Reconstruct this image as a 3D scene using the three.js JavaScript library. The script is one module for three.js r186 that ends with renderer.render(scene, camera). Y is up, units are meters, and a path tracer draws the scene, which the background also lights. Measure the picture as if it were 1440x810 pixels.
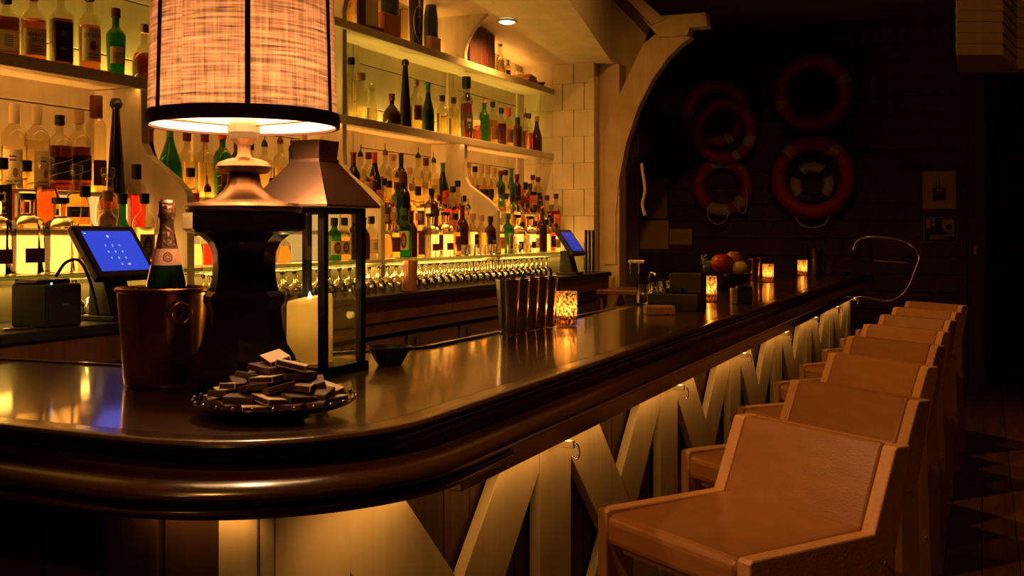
import * as THREE from 'three';
import { RoundedBoxGeometry } from 'three/addons/geometries/RoundedBoxGeometry.js';
import { mergeGeometries, mergeVertices, toCreasedNormals } from 'three/addons/utils/BufferGeometryUtils.js';
import { RectAreaLightUniformsLib } from 'three/addons/lights/RectAreaLightUniformsLib.js';
import { ImprovedNoise } from 'three/addons/math/ImprovedNoise.js';

// ---------------------------------------------------------------- camera, light, exposure
// World: bar runs along -z, guests' side is +x, the back bar stands at -x. Metres.
RectAreaLightUniformsLib.init();
const scene = new THREE.Scene();
scene.background = new THREE.Color(0x000000);
const FOCAL = 1500, VX = 1385, HORIZON = 328, EYE = 1.39;
const YAW = Math.atan((VX - 720) / FOCAL), SN = Math.sin(YAW), CS = Math.cos(YAW);
const camera = new THREE.PerspectiveCamera(2 * Math.atan(405 / FOCAL) * 180 / Math.PI, 1440 / 810, 0.05, 60);
camera.position.set(0, EYE, 0);
camera.rotation.set(0, YAW, 0);
camera.setViewOffset(1440, 810, 0, 405 - HORIZON, 1440, 810);
camera.updateProjectionMatrix();
const renderer = new THREE.WebGLRenderer({ antialias: true });
renderer.toneMapping = THREE.LinearToneMapping;
renderer.toneMappingExposure = 1.0;
renderer.shadowMap.enabled = true;

const lin = (r, g, b) => new THREE.Color().setRGB(r, g, b);
const AMBER = lin(1, 0.41, 0.075), YELLOW = lin(1, 0.60, 0.085), LAMP = lin(1, 0.55, 0.24), FLAME = lin(1, 0.62, 0.23), CANDLE = lin(1, 0.72, 0.22);
function rectLight(name, w, h, pos, target, color, intensity) {
  const l = new THREE.RectAreaLight(color, intensity, w, h);
  l.name = name; l.position.set(...pos); l.lookAt(...target); scene.add(l); return l;
}
function spot(name, pos, target, color, intensity, angle, pen, size) {
  const l = new THREE.SpotLight(color, intensity, 0, angle, pen, 2);
  l.name = name; l.position.set(...pos); l.target.position.set(...target); scene.add(l, l.target);
  l.castShadow = true; l.shadow.radius = size; return l;
}
function point(name, pos, color, intensity, size) {
  const l = new THREE.PointLight(color, intensity, 0, 2);
  l.name = name; l.position.set(...pos); l.castShadow = true; l.shadow.radius = size; scene.add(l); return l;
}

// ---------------------------------------------------------------- helpers
let seed = 20711;
const rnd = () => { seed = (seed * 1664525 + 1013904223) >>> 0; return seed / 4294967296; };
const rr = (a, b) => a + (b - a) * rnd();
const names = new Map();
const numbered = (n) => { const k = names.get(n) || 0; names.set(n, k + 1); return k ? `${n}_${String(k).padStart(3, '0')}` : n; };
const ray = (px, py) => { const u = (px - 720) / FOCAL, v = (HORIZON - py) / FOCAL; return [u * CS - SN, v, -u * SN - CS]; };
const onX = (px, py, x) => { const r = ray(px, py), t = x / r[0]; return [x, EYE + r[1] * t, r[2] * t]; };
const onY = (px, py, y) => { const r = ray(px, py), t = (y - EYE) / r[1]; return [r[0] * t, y, r[2] * t]; };
const onZ = (px, py, z) => { const r = ray(px, py), t = z / r[2]; return [r[0] * t, EYE + r[1] * t, z]; };
const depthOf = (x, z) => -SN * x - CS * z;

function mesh(name, geo, mat, parent) {
  const m = new THREE.Mesh(geo, mat);
  m.castShadow = m.receiveShadow = true;
  m.name = parent ? name : numbered(name);
  (parent || scene).add(m);
  return m;
}
function at(m, x, y, z, ry = 0) { m.position.set(x, y, z); m.rotation.y = ry; return m; }
function tag(o, label, category, group) { o.userData.label = label; o.userData.category = category; if (group) o.userData.group = group; return o; }
function thing(name, label, category, pos = [0, 0, 0], ry = 0, group) {
  const o = new THREE.Group(); o.name = numbered(name); o.position.set(...pos); o.rotation.y = ry; scene.add(o);
  return tag(o, label, category, group);
}
function struct(o) { o.userData.kind = 'structure'; return o; }
function structGroup(name) { const o = new THREE.Group(); o.name = numbered(name); scene.add(o); return struct(o); }
const box = (w, h, d, x = 0, y = 0, z = 0) => new THREE.BoxGeometry(w, h, d).translate(x, y, z);
// box given by its limits
const span = (x0, x1, y0, y1, z0, z1) => new THREE.BoxGeometry(Math.abs(x1 - x0), Math.abs(y1 - y0), Math.abs(z1 - z0)).translate((x0 + x1) / 2, (y0 + y1) / 2, (z0 + z1) / 2);
const rbox = (w, h, d, r = 0.004, x = 0, y = 0, z = 0) => new RoundedBoxGeometry(w, h, d, 2, Math.min(r, w / 2.01, h / 2.01, d / 2.01)).translate(x, y, z);
const rspan = (x0, x1, y0, y1, z0, z1, r = 0.004) => rbox(Math.abs(x1 - x0), Math.abs(y1 - y0), Math.abs(z1 - z0), r, (x0 + x1) / 2, (y0 + y1) / 2, (z0 + z1) / 2);
const lathe = (pts, seg = 24) => new THREE.LatheGeometry(pts.map((p) => new THREE.Vector2(Math.max(p[0], 0), p[1])), seg);
const flat = (g, a = 0.6) => toCreasedNormals(g, a);
const cyl = (r0, r1, h, seg = 20, x = 0, y = 0, z = 0, open = false) => new THREE.CylinderGeometry(r1, r0, h, seg, 1, open).translate(x, y, z);
const V3 = (a) => new THREE.Vector3(...a);
const tube = (pts, r, seg = 40, rad = 8, closed = false) => new THREE.TubeGeometry(new THREE.CatmullRomCurve3(pts.map(V3), closed, 'centripetal'), seg, r, rad, closed);
function rod(a, b, r, seg = 10) {
  const A = V3(a), B = V3(b), d = B.clone().sub(A), g = new THREE.CylinderGeometry(r, r, d.length(), seg);
  g.applyQuaternion(new THREE.Quaternion().setFromUnitVectors(new THREE.Vector3(0, 1, 0), d.normalize()));
  return g.translate((a[0] + b[0]) / 2, (a[1] + b[1]) / 2, (a[2] + b[2]) / 2);
}
const join = (...g) => mergeGeometries(g.map((x) => { const y = x.index ? x.toNonIndexed() : x.clone(); for (const k of Object.keys(y.attributes)) if (!['position', 'normal', 'uv'].includes(k)) y.deleteAttribute(k); return y; }));
// polygon in (a, b) extruded by t along the third axis; plane 'xy' -> z, 'zy' -> x
function prism(poly, t, plane = 'xy', bevel = 0) {
  const s = new THREE.Shape(poly.map((p) => new THREE.Vector2(p[0], p[1])));
  const g = new THREE.ExtrudeGeometry(s, { depth: t - 2 * bevel, bevelEnabled: bevel > 0, bevelThickness: bevel, bevelSize: bevel, bevelOffset: -bevel, bevelSegments: 2, curveSegments: 8 });
  g.translate(0, 0, -(t - 2 * bevel) / 2);
  if (plane === 'zy') g.rotateY(-Math.PI / 2); // (a, b, c) -> z = a, y = b, x = -c
  return g;
}
// uv in metres from positions, by dominant normal
function worldUV(g, s = 1) {
  const p = g.attributes.position, n = g.attributes.normal, uv = new Float32Array(p.count * 2);
  for (let i = 0; i < p.count; i++) {
    const ax = Math.abs(n.getX(i)), ay = Math.abs(n.getY(i)), az = Math.abs(n.getZ(i));
    let a, b;
    if (ay > ax && ay > az) { a = p.getX(i); b = p.getZ(i); } else if (ax > az) { a = p.getZ(i); b = p.getY(i); } else { a = p.getX(i); b = p.getY(i); }
    uv[2 * i] = a * s; uv[2 * i + 1] = b * s;
  }
  g.setAttribute('uv', new THREE.BufferAttribute(uv, 2));
  return g;
}

// ---------------------------------------------------------------- textures
const perlin = new ImprovedNoise();
function dataTex(size, fn, srgb = true, rx = 1, ry = 1) {
  const d = new Uint8Array(size * size * 4);
  for (let j = 0; j < size; j++) for (let i = 0; i < size; i++) {
    const c = fn(i / size, j / size), k = 4 * (j * size + i);
    d[k] = 255 * Math.min(1, Math.max(0, c[0])); d[k + 1] = 255 * Math.min(1, Math.max(0, c[1])); d[k + 2] = 255 * Math.min(1, Math.max(0, c[2])); d[k + 3] = 255;
  }
  const t = new THREE.DataTexture(d, size, size);
  t.wrapS = t.wrapT = THREE.RepeatWrapping; t.magFilter = THREE.LinearFilter; t.minFilter = THREE.LinearMipmapLinearFilter; t.generateMipmaps = true;
  if (srgb) t.colorSpace = THREE.SRGBColorSpace;
  t.repeat.set(rx, ry); t.needsUpdate = true; return t;
}
const fbm = (x, y, z = 0, o = 4) => { let s = 0, a = 0.5, f = 1; for (let i = 0; i < o; i++) { s += a * perlin.noise(x * f, y * f, z + i * 7.3); a *= 0.5; f *= 2; } return s; };
const woodGrain = (x, y, k) => { const w = fbm(x * 3 + k, y * 0.6, k, 3); return 0.5 + 0.30 * Math.sin((x * 22 + w * 9) * 2) * 0.5 + 0.55 * fbm(x * 60, y * 2.2, k + 3, 3) + 0.3 * w; };
const texWood = dataTex(512, (x, y) => { const g = 0.78 + 0.34 * (woodGrain(x, y, 1.7) - 0.5); return [g, g * 0.97, g * 0.93]; });
const texWoodRough = dataTex(256, (x, y) => { const g = 0.32 + 0.35 * fbm(x * 9, y * 4, 5, 4); return [g, g, g]; }, false);
const texPaint = dataTex(256, (x, y) => { const g = 0.93 + 0.12 * fbm(x * 5, y * 5, 2, 4) + 0.06 * fbm(x * 40, y * 3, 8, 2); return [g, g, g * 0.985]; });
const texLeather = dataTex(256, (x, y) => { const g = 0.88 + 0.10 * fbm(x * 6, y * 6, 4, 4) + 0.08 * fbm(x * 60, y * 60, 9, 2); return [g, g * 0.98, g * 0.95]; });
const texLeatherBump = dataTex(256, (x, y) => { const g = 0.5 + 0.5 * fbm(x * 48, y * 48, 1, 3); return [g, g, g]; }, false);
const texHammer = dataTex(256, (x, y) => { const g = 0.5 + 0.6 * fbm(x * 14, y * 14, 6, 2); return [g, g, g]; }, false);
// open-weave linen: slubs of darker yarn along both directions
const texLinen = dataTex(512, (x, y) => {
  const warp = Math.sin(x * Math.PI * 2 * 110) * 0.5 + 0.5, weft = Math.sin(y * Math.PI * 2 * 110) * 0.5 + 0.5;
  const slub = fbm(x * 3.2, y * 62, 3, 4) * 0.9 + fbm(x * 66, y * 2.6, 11, 3) * 0.5;
  const g = 0.78 + 0.12 * (warp * weft - 0.25) + 0.75 * slub - Math.max(0, fbm(x * 5, y * 60, 17, 2) - 0.16) * 1.3 - Math.max(0, fbm(x * 60, y * 5, 23, 2) - 0.22) * 0.9;
  return [g, g * 0.93, g * 0.88];
});
const texMercury = dataTex(256, (x, y) => { const f = fbm(x * 26, y * 92, 13, 3), g = f > 0.10 ? 0.30 : f > -0.02 ? 0.72 : 1.0; return [g, g * 0.9, g * 0.75]; });
function canvasTex(w, h, draw) {
  const c = document.createElement('canvas'); c.width = w; c.height = h; const g = c.getContext('2d'); draw(g, w, h);
  const t = new THREE.CanvasTexture(c); t.colorSpace = THREE.SRGBColorSpace; return t;
}

// ---------------------------------------------------------------- materials
const std = (color, rough = 0.6, o = {}) => new THREE.MeshStandardMaterial({ color, roughness: rough, ...o });
const phys = (color, rough, o = {}) => new THREE.MeshPhysicalMaterial({ color, roughness: rough, ...o });
const M = {
  paint: std(lin(0.70, 0.62, 0.46), 0.55, { map: texPaint }),
  barTop: phys(lin(0.10, 0.042, 0.018), 0.28, { map: texWood, roughnessMap: texWoodRough, clearcoat: 0.6, clearcoatRoughness: 0.3 }),
  barRail: phys(lin(0.075, 0.029, 0.012), 0.22, { map: texWood, clearcoat: 0.5, clearcoatRoughness: 0.2 }),
  plank: [0, 1, 2, 3].map((k) => std(lin(0.062 + 0.012 * k, 0.026 + 0.006 * k, 0.014 + 0.003 * k), 0.6, { map: texWood })),
  counterWood: std(lin(0.23, 0.095, 0.035), 0.45, { map: texWood }),
  floorWood: [0, 1, 2].map((k) => std(lin(0.12 + 0.03 * k, 0.055 + 0.012 * k, 0.028 + 0.006 * k), 0.5, { map: texWood })),
  darkWall: [0, 1, 2].map((k) => std(lin(0.105 + 0.012 * k, 0.043 + 0.005 * k, 0.029 + 0.003 * k), 0.7, { map: texWood })),
  ceiling: std(lin(0.22, 0.12, 0.07), 0.8),
  plainDark: std(lin(0.17, 0.085, 0.055), 0.8),
  leather: phys(lin(0.37, 0.165, 0.060), 0.34, { clearcoat: 0.25, clearcoatRoughness: 0.3, map: texLeather, bumpMap: texLeatherBump, bumpScale: 0.0006 }),
  frameLeather: phys(lin(0.68, 0.38, 0.19), 0.45, { map: texLeather, bumpMap: texLeatherBump, bumpScale: 0.0006 }),
  steel: std(lin(0.80, 0.75, 0.68), 0.17, { metalness: 1 }),
  tin: std(lin(0.85, 0.79, 0.71), 0.24, { metalness: 1 }),
  brushed: std(lin(0.55, 0.5, 0.44), 0.36, { metalness: 1 }),
  chrome: std(lin(0.8, 0.78, 0.75), 0.12, { metalness: 1 }),
  copper: std(lin(0.52, 0.24, 0.13), 0.24, { metalness: 1 }),
  copperDull: std(lin(0.80, 0.50, 0.33), 0.34, { metalness: 1, bumpMap: texHammer, bumpScale: 0.0008 }),
  brass: std(lin(0.36, 0.19, 0.09), 0.40, { metalness: 1 }),
  blackMetal: std(lin(0.022, 0.018, 0.017), 0.38, { metalness: 0.4 }),
  black: std(lin(0.018, 0.016, 0.016), 0.35),
  blackMatte: std(lin(0.012, 0.010, 0.010), 0.65),
  lacquer: phys(lin(0.022, 0.012, 0.009), 0.22, { clearcoat: 0.5, clearcoatRoughness: 0.12 }),
  trim: std(lin(0.05, 0.012, 0.010), 0.8),
  lining: phys(lin(0.90, 0.84, 0.72), 0.95, { transmission: 0.34, thickness: 0, side: THREE.DoubleSide }),
  shade: phys(lin(0.85, 0.60, 0.50), 0.95, { map: texLinen, transmission: 0.62, thickness: 0, side: THREE.DoubleSide }),
  pane: phys(lin(0.93, 0.93, 0.9), 0.03, { transmission: 1, thickness: 0 }),
  clearGlass: phys(lin(0.90, 0.90, 0.86), 0.04, { transmission: 1, thickness: 0 }),
  stemGlass: phys(lin(0.97, 0.97, 0.95), 0.02, { transmission: 1, thickness: 0.003, ior: 1.5 }),
  ice: phys(lin(0.95, 0.95, 0.95), 0.1, { transmission: 1, thickness: 0.02, ior: 1.3 }),
  wax: phys(lin(0.85, 0.66, 0.28), 0.6, { transmission: 0.5, thickness: 0 }),
  paper: std(lin(0.72, 0.60, 0.44), 0.8),
  matchPaper: std(lin(0.80, 0.66, 0.50), 0.7),
  bamboo: std(lin(0.55, 0.33, 0.13), 0.6, { map: texWood }),
  rubber: std(lin(0.012, 0.011, 0.012), 0.7),
  red: std(lin(0.30, 0.018, 0.012), 0.5),
  ringRed: std(lin(0.36, 0.018, 0.012), 0.55),
  ringWhite: std(lin(0.45, 0.36, 0.22), 0.6),
  rope: std(lin(0.42, 0.36, 0.28), 0.85),
  timber: std(lin(0.50, 0.37, 0.20), 0.65, { map: texPaint }),
};
const emissive = (color, k) => new THREE.MeshStandardMaterial({ color: 0x000000, emissive: color, emissiveIntensity: k, roughness: 1 });

// ---------------------------------------------------------------- room shell
const FAR = -10.5, BACKX = -3.2, RIGHTX = 2.6, NEARZ = 1.6, CEIL = 3.4;
{
  const fl = structGroup('floor');
  mesh('slab', span(BACKX - 0.2, RIGHTX + 0.2, -0.2, -0.02, NEARZ + 0.2, -13.2), M.plainDark, fl);
  let k = 0;
  for (let x = -3.2; x < RIGHTX - 0.01; x += 0.145) {
    let z = NEARZ;
    const off = (k * 1.37) % 2.2;
    const cuts = [NEARZ]; for (let c = NEARZ - 0.6 - off; c > -13; c -= 2.9) cuts.push(c); cuts.push(-13);
    for (let i = 0; i + 1 < cuts.length; i++) mesh('plank', worldUV(rspan(x + 0.0015, x + 0.1435, -0.02, 0, cuts[i] - 0.001, cuts[i + 1] + 0.001, 0.002)), M.floorWood[(k * 7 + i * 3) % 3], fl);
    k++;
  }
  const ce = structGroup('ceiling');
  mesh('slab', span(BACKX - 0.2, RIGHTX + 0.2, CEIL, CEIL + 0.15, NEARZ + 0.2, -13.2), M.ceiling, ce);
  const wr = structGroup('wall_right');
  mesh('panel', span(RIGHTX, RIGHTX + 0.15, 0, CEIL, NEARZ, -13.2), M.plainDark, wr);
  const wn = structGroup('wall_near');
  mesh('panel', span(BACKX - 0.2, RIGHTX + 0.15, 0, CEIL, NEARZ, NEARZ + 0.15), M.plainDark, wn);
  // far wall of dark horizontal boards, ending at the jamb of a dark passage
  const wf = structGroup('wall_far');
  mesh('backing', span(BACKX - 0.2, -0.14, 0, CEIL, FAR - 0.03, FAR - 0.15), M.plainDark, wf);
  for (let i = 0, y = 0.02; y < CEIL - 0.05; i++, y += 0.165) mesh('board', worldUV(rspan(BACKX - 0.05, -0.15, y + 0.002, Math.min(y + 0.163, CEIL), FAR, FAR - 0.03, 0.003)), M.darkWall[(i * 5) % 3], wf);
  mesh('jamb', rspan(-0.14, 0.0, 0, CEIL, FAR + 0.03, FAR - 0.16, 0.005), M.darkWall[0], wf);
  const wp = structGroup('wall_passage');
  mesh('panel', span(-0.3, RIGHTX + 0.15, 0, CEIL, -13, -13.15), M.plainDark, wp);
  mesh('return_panel', span(-0.3, -0.14, 0, CEIL, FAR - 0.16, -13), M.plainDark, wp);
  // back wall behind the bottles: wide painted horizontal boards
  const wb = structGroup('wall_back');
  mesh('backing', span(BACKX - 0.03, BACKX - 0.2, 0, CEIL, NEARZ, FAR), M.paint, wb);
  const ys = [0.9, 1.30, 1.58, 1.87, 2.10, 2.34, 2.75, 3.4];
  for (let i = 0; i + 1 < ys.length; i++) for (let b = 0; b < 2; b++) {
    const z0 = b ? -3.95 : -0.2, z1 = b ? -7.5 : -3.95;
    mesh('board', worldUV(rspan(BACKX - 0.03, BACKX, ys[i] + 0.002, ys[i + 1] - 0.002, z0 - 0.001, z1 + 0.001, 0.004)), M.paint, wb);
  }
  // upright battens
  for (const z of [-3.72, -4.95, -6.16, -7.28]) for (const d of [0, 0.075]) mesh('batten', rspan(BACKX, BACKX + 0.018, 1.55, 2.6, z - d, z - d - 0.065, 0.003), M.paint, wb);
}

// ---------------------------------------------------------------- back bar: counter, stepped display, shelves, dividers
const DIV = [-3.165, -4.57, -5.95];
const BAYS = [[-2.12, -3.165], [-3.205, -4.57], [-4.61, -5.95], [-5.99, -7.4]];
const STEP = [1.262, 1.40, 1.54], STEPX = [-2.68, -2.84, -2.98, -3.195], SHELF1 = 1.985, SHELF2 = 2.465, SHELFX = -2.95, COUNTER = 1.11;
{
  const bb = thing('back_bar', 'long cream painted back bar with lit steps, two shelves and wooden counter', 'back bar');
  // counter
  mesh('counter_top', worldUV(rspan(-2.48, BACKX, COUNTER - 0.03, COUNTER, -2.12, -7.38, 0.004)), M.blackMatte, bb);
  for (const [z0, z1] of [[-2.12, -2.9], [-2.903, -4.9], [-4.903, -6.2], [-6.203, -7.38]]) mesh('apron_board', worldUV(rspan(-2.50, -2.53, 0.985, COUNTER - 0.032, z0, z1, 0.003)), M.counterWood, bb);
  mesh('carcass', span(-2.60, BACKX, 0.06, COUNTER - 0.032, -2.12, -7.38), M.blackMatte, bb);
  // steel rail and under-counter fridge doors
  mesh('steel_rail', rspan(-2.52, -2.56, 0.925, 0.975, -2.2, -7.3, 0.004), M.brushed, bb);
  for (let i = 0; i < 9; i++) {
    const z0 = -2.25 - i * 0.56, z1 = z0 - 0.53;
    const d = mesh('fridge_door', rspan(-2.535, -2.58, 0.14, 0.905, z0, z1, 0.006), M.brushed, bb);
    mesh('door_window', rspan(-2.528, -2.534, 0.22, 0.83, z0 - 0.06, z1 + 0.06, 0.002), M.steel, d);
    mesh('handle', rspan(-2.505, -2.53, 0.80, 0.89, z0 - 0.03, z0 - 0.05, 0.004), M.chrome, d);
  }
  // stepped display per bay with glowing risers
  const glow = emissive(lin(1, 0.54, 0.14), 1.0), edge = phys(lin(0.7, 0.75, 0.45), 0.15, { transmission: 0.5, thickness: 0 });
  BAYS.forEach(([a, b], i) => {
    mesh('glass_shelf', rspan(-2.66, -2.845, STEP[0] - 0.014, STEP[0], a, b, 0.003), edge, bb);
    mesh('shelf_apron', span(-2.842, -2.86, COUNTER, STEP[0] - 0.014, a, b), M.paint, bb);
    mesh('step', span(-2.86, STEPX[2], STEP[0] - 0.02, STEP[1], a, b), M.paint, bb);
    mesh('step', span(STEPX[2], STEPX[3], STEP[0] - 0.02, STEP[2], a, b), M.paint, bb);
    mesh('light_panel', span(-2.852, -2.86, STEP[0] + 0.003, STEP[1] - 0.016, a - 0.01, b + 0.01), glow, bb);
    mesh('light_panel', span(STEPX[2] + 0.007, STEPX[2], STEP[1] + 0.003, STEP[2] - 0.016, a - 0.01, b + 0.01), glow, bb);
  });
  // dividers with a swept front edge
  const sweep = [[-2.735, COUNTER], [-2.735, 1.53], [-2.75, 1.555], [-2.80, 1.60], [-2.87, 1.648], [-2.93, 1.69], [-2.955, 1.735], [-2.96, 1.80]];
  const flare = [[-2.96, 2.52], [-2.945, 2.58], [-2.91, 2.64], [-2.86, 2.70], [-2.78, 2.77], [-2.68, 2.82], [BACKX, 2.82]];
  const divider = (poly, z) => mesh('divider', at_(prism(poly, 0.04, 'xy', 0.003), 0, 0, z - 0.02), M.paint, bb);
  for (const z of [DIV[0], DIV[2]]) { divider([[BACKX, COUNTER], ...sweep, [-2.96, SHELF1 - 0.034], [BACKX, SHELF1 - 0.034]], z); divider([[BACKX, SHELF2 + 0.001], [-2.96, SHELF2 + 0.001], ...flare], z); }
  divider([[BACKX, COUNTER], ...sweep, ...flare], DIV[1]);
  divider([[BACKX, 0.02], [-2.5, 0.02], [-2.5, COUNTER], ...sweep, [-2.92, 1.9], [-2.92, 2.52], [BACKX, 2.52]], -2.078);
  // shelves
  for (const [y, name] of [[SHELF1, 'shelf'], [SHELF2, 'shelf']]) {
    [[-2.12, -4.57], [-4.61, -7.4]].forEach(([a, b]) => mesh(name, span(SHELFX - 0.012, BACKX, y - 0.032, y, a, b), M.paint, bb));
    mesh('shelf_nosing', rspan(SHELFX + 0.012, SHELFX - 0.008, y - 0.045, y, -2.12, -7.4, 0.004), M.paint, bb);
    BAYS.forEach(([a, b]) => mesh('led_strip', span(-3.150, -3.165, y, y + 0.006, a - 0.03, b + 0.03), emissive(YELLOW, 2.5), bb));
  }
  BAYS.forEach(([a, b]) => mesh('led_strip', span(-3.165, -3.18, STEP[2], STEP[2] + 0.006, a - 0.03, b + 0.03), emissive(AMBER, 2.5), bb));
  // the light these strips and panels give
  rectLight('riser_light', 5.15, 0.115, [-2.846, STEP[0] + 0.062, -4.75], [0, STEP[0] + 0.062, -4.75], AMBER, 4);
  rectLight('riser_light', 5.15, 0.115, [-2.968, STEP[1] + 0.064, -4.75], [0, STEP[1] + 0.064, -4.75], AMBER, 2.6);
  rectLight('strip_light', 5.15, 0.02, [-3.170, STEP[2] + 0.009, -4.75], [-3.0, 3, -4.75], AMBER, 60);
  rectLight('strip_light', 5.15, 0.02, [-3.155, SHELF1 + 0.009, -4.75], [-2.9, 3, -4.75], YELLOW, 42);
  rectLight('strip_light', 5.15, 0.02, [-3.155, SHELF2 + 0.009, -4.75], [-3.0, 4, -4.75], AMBER, 40);
  BAYS.forEach(([a, b]) => mesh('led_strip', span(-2.968, -2.98, SHELF1 - 0.038, SHELF1 - 0.032, a - 0.03, b + 0.03), emissive(AMBER, 2), bb));
  rectLight('strip_light', 5.15, 0.012, [-2.974, SHELF1 - 0.041, -4.75], [-3.10, 1.6, -4.75], AMBER, 14);
  BAYS.forEach(([a, b]) => mesh('led_strip', span(-2.815, -2.83, STEP[0] - 0.020, STEP[0] - 0.014, a - 0.03, b + 0.03), emissive(YELLOW, 2), bb));
  rectLight('strip_light', 5.15, 0.015, [-2.822, STEP[0] - 0.023, -4.75], [-2.6, 1.0, -4.75], lin(1, 0.52, 0.08), 30);
}
function at_(g, x, y, z) { return g.translate(x, y, z); }

// sloping soffit over the last bays with a recessed downlight; its front edge runs askew
{
  const v = structGroup('ceiling_soffit');
  const ys = (z) => 2.645 + (z + 7.4) * 0.07, E = [[-2.49, -7.4], [-2.15, -5.4], [-1.95, -4.2]];
  const W = [BACKX, BACKX, BACKX].map((x, i) => [x, E[i][1]]), pos = [], idx = [];
  for (let i = 0; i < 3; i++) for (const [p, top] of [[W[i], 0], [E[i], 0], [E[i], 1], [W[i], 1]]) pos.push(p[0], top ? CEIL : ys(p[1]), p[1]);
  for (let i = 0; i < 2; i++) for (let k = 0; k < 4; k++) { const a = i * 4 + k, b = i * 4 + (k + 1) % 4, c = a + 4, d = b + 4; idx.push(a, b, c, b, d, c); }
  idx.push(0, 2, 1, 0, 3, 2, 8, 9, 10, 8, 10, 11);
  let g = new THREE.BufferGeometry(); g.setAttribute('position', new THREE.Float32BufferAttribute(pos, 3)); g.setIndex(idx); g.computeVertexNormals();
  g = worldUV(flat(g, 0.3)); mesh('soffit', g, M.paint, v);
  const q0 = ray(713, 28); let sv = 4; while (sv < 9 && EYE + q0[1] * sv < ys(q0[2] * sv)) sv += 0.001;
  const p = [q0[0] * sv, ys(q0[2] * sv), q0[2] * sv];
  const dl = thing('downlight', 'small round recessed downlight glowing in the cream soffit', 'downlight', [p[0], p[1] - 0.004, p[2]]);
  dl.rotation.x = -Math.atan(0.07);
  mesh('rim', flat(lathe([[0.048, 0.0], [0.062, -0.001], [0.064, -0.010], [0.060, -0.014], [0.050, -0.012], [0.048, 0.0]], 28)), M.paint, dl);
  mesh('lamp_lens', flat(lathe([[0, -0.022], [0.03, -0.019], [0.049, -0.010], [0.049, -0.004], [0, -0.004]], 24), 0.6), emissive(lin(1, 0.82, 0.5), 5), dl);
  spot('downlight_beam', [p[0], p[1] - 0.04, p[2]], [p[0] - 0.2, 0, p[2] - 0.3], AMBER, 6, 1.3, 0.8, 2);
}
// end wall of the alcove: column clad with staggered painted blocks, facing the bar guests' end
{
  const w = structGroup('wall_column');
  mesh('core', span(BACKX, -2.625, 0, 2.64, -7.43, -7.9), M.paint, w);
  for (let r = 0; r < 14; r++) {
    const y0 = 0.0 + r * 0.196 - 0.05, y1 = Math.min(y0 + 0.194, 2.64);
    const cuts = r % 2 ? [-3.2, -2.95, -2.78, -2.62] : [-3.2, -3.05, -2.87, -2.70, -2.62];
    for (let i = 0; i + 1 < cuts.length; i++) mesh('block', worldUV(rspan(cuts[i] + 0.002, cuts[i + 1] - 0.002, Math.max(0, y0) + 0.0005, y1 + 0.0015, -7.402 + 0.003 * ((r * 3 + i * 5) % 3), -7.43, 0.002)), M.paint, w);
  }
  mesh('capital', rspan(BACKX, -2.49, 2.64, 2.66, -7.40, -7.9, 0.004), M.paint, w);
  const post = structGroup('trim_1');
  mesh('post', worldUV(rspan(-2.622, -2.46, 0, 2.64, -7.50, -7.66, 0.006)), M.timber, post);
  const pz = (list, z) => list.map(([a, b]) => onZ(a, b, z).slice(0, 2));
  const flatPart = (name, list, z, t, mat) => mesh(name, worldUV(prism(pz(list, z), t, 'xy', 0.004).translate(0, 0, z - t / 2)), mat, post);
  flatPart('brace', [[866, 372], [866, 300], [871, 250], [881, 200], [897, 152], [917, 112], [938, 82], [956, 64], [972, 52], [926, 44], [904, 62], [880, 112], [858, 162], [849, 190], [849, 372]], -7.49, 0.10, M.timber);
  flatPart('beam', [[902, 24], [992, 17], [995, 36], [970, 39], [967, 49], [926, 52]], -7.46, 0.14, M.timber);
  flatPart('beam_corbel', [[936, 53], [962, 51], [958, 62], [940, 66]], -7.52, 0.08, M.timber);
  flatPart('spandrel', [[826, -60], [893, -60], [915, 30], [905, 62], [880, 114], [858, 164], [850, 192], [830, 192]], -7.72, 0.04, M.timber);
  flatPart('rafter', [[868, -14], [888, -14], [934, 26], [916, 34]], -7.42, 0.12, M.timber);
}
// lapped siding hood at upper right
{
  const w = structGroup('wall_hood');
  const A = [2.50, 6.0], B = [2.755, 6.0], C = [3.07, 6.5], D = [3.9, 6.5];
  const W = (p) => [p[0] * CS - p[1] * SN, -p[0] * SN - p[1] * CS];
  const P = [A, B, C, D].map(W), y0 = 2.398, h = 0.062;
  for (let r = 0; r < 17; r++) for (let s = 0; s < 3; s++) {
    const [x0, z0] = P[s], [x1, z1] = P[s + 1], L = Math.hypot(x1 - x0, z1 - z0);
    const g = rbox(L + 0.004, h + 0.012, 0.012, 0.002); g.rotateX(-0.17); g.rotateY(-Math.atan2(z1 - z0, x1 - x0));
    mesh('lap_board', g.translate((x0 + x1) / 2, y0 + (r + 0.5) * h, (z0 + z1) / 2), M.timber, w);
  }
  const s = new THREE.Shape([...P, W([3.9, 6.75]), W([2.82, 6.75])].map((p) => new THREE.Vector2(p[0], -p[1])));
  const g = new THREE.ExtrudeGeometry(s, { depth: CEIL - y0 - 0.02, bevelEnabled: false }); g.rotateX(-Math.PI / 2);
  mesh('core', g.translate(0, y0 + 0.01, -0.02), M.plainDark, w);
}

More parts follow.
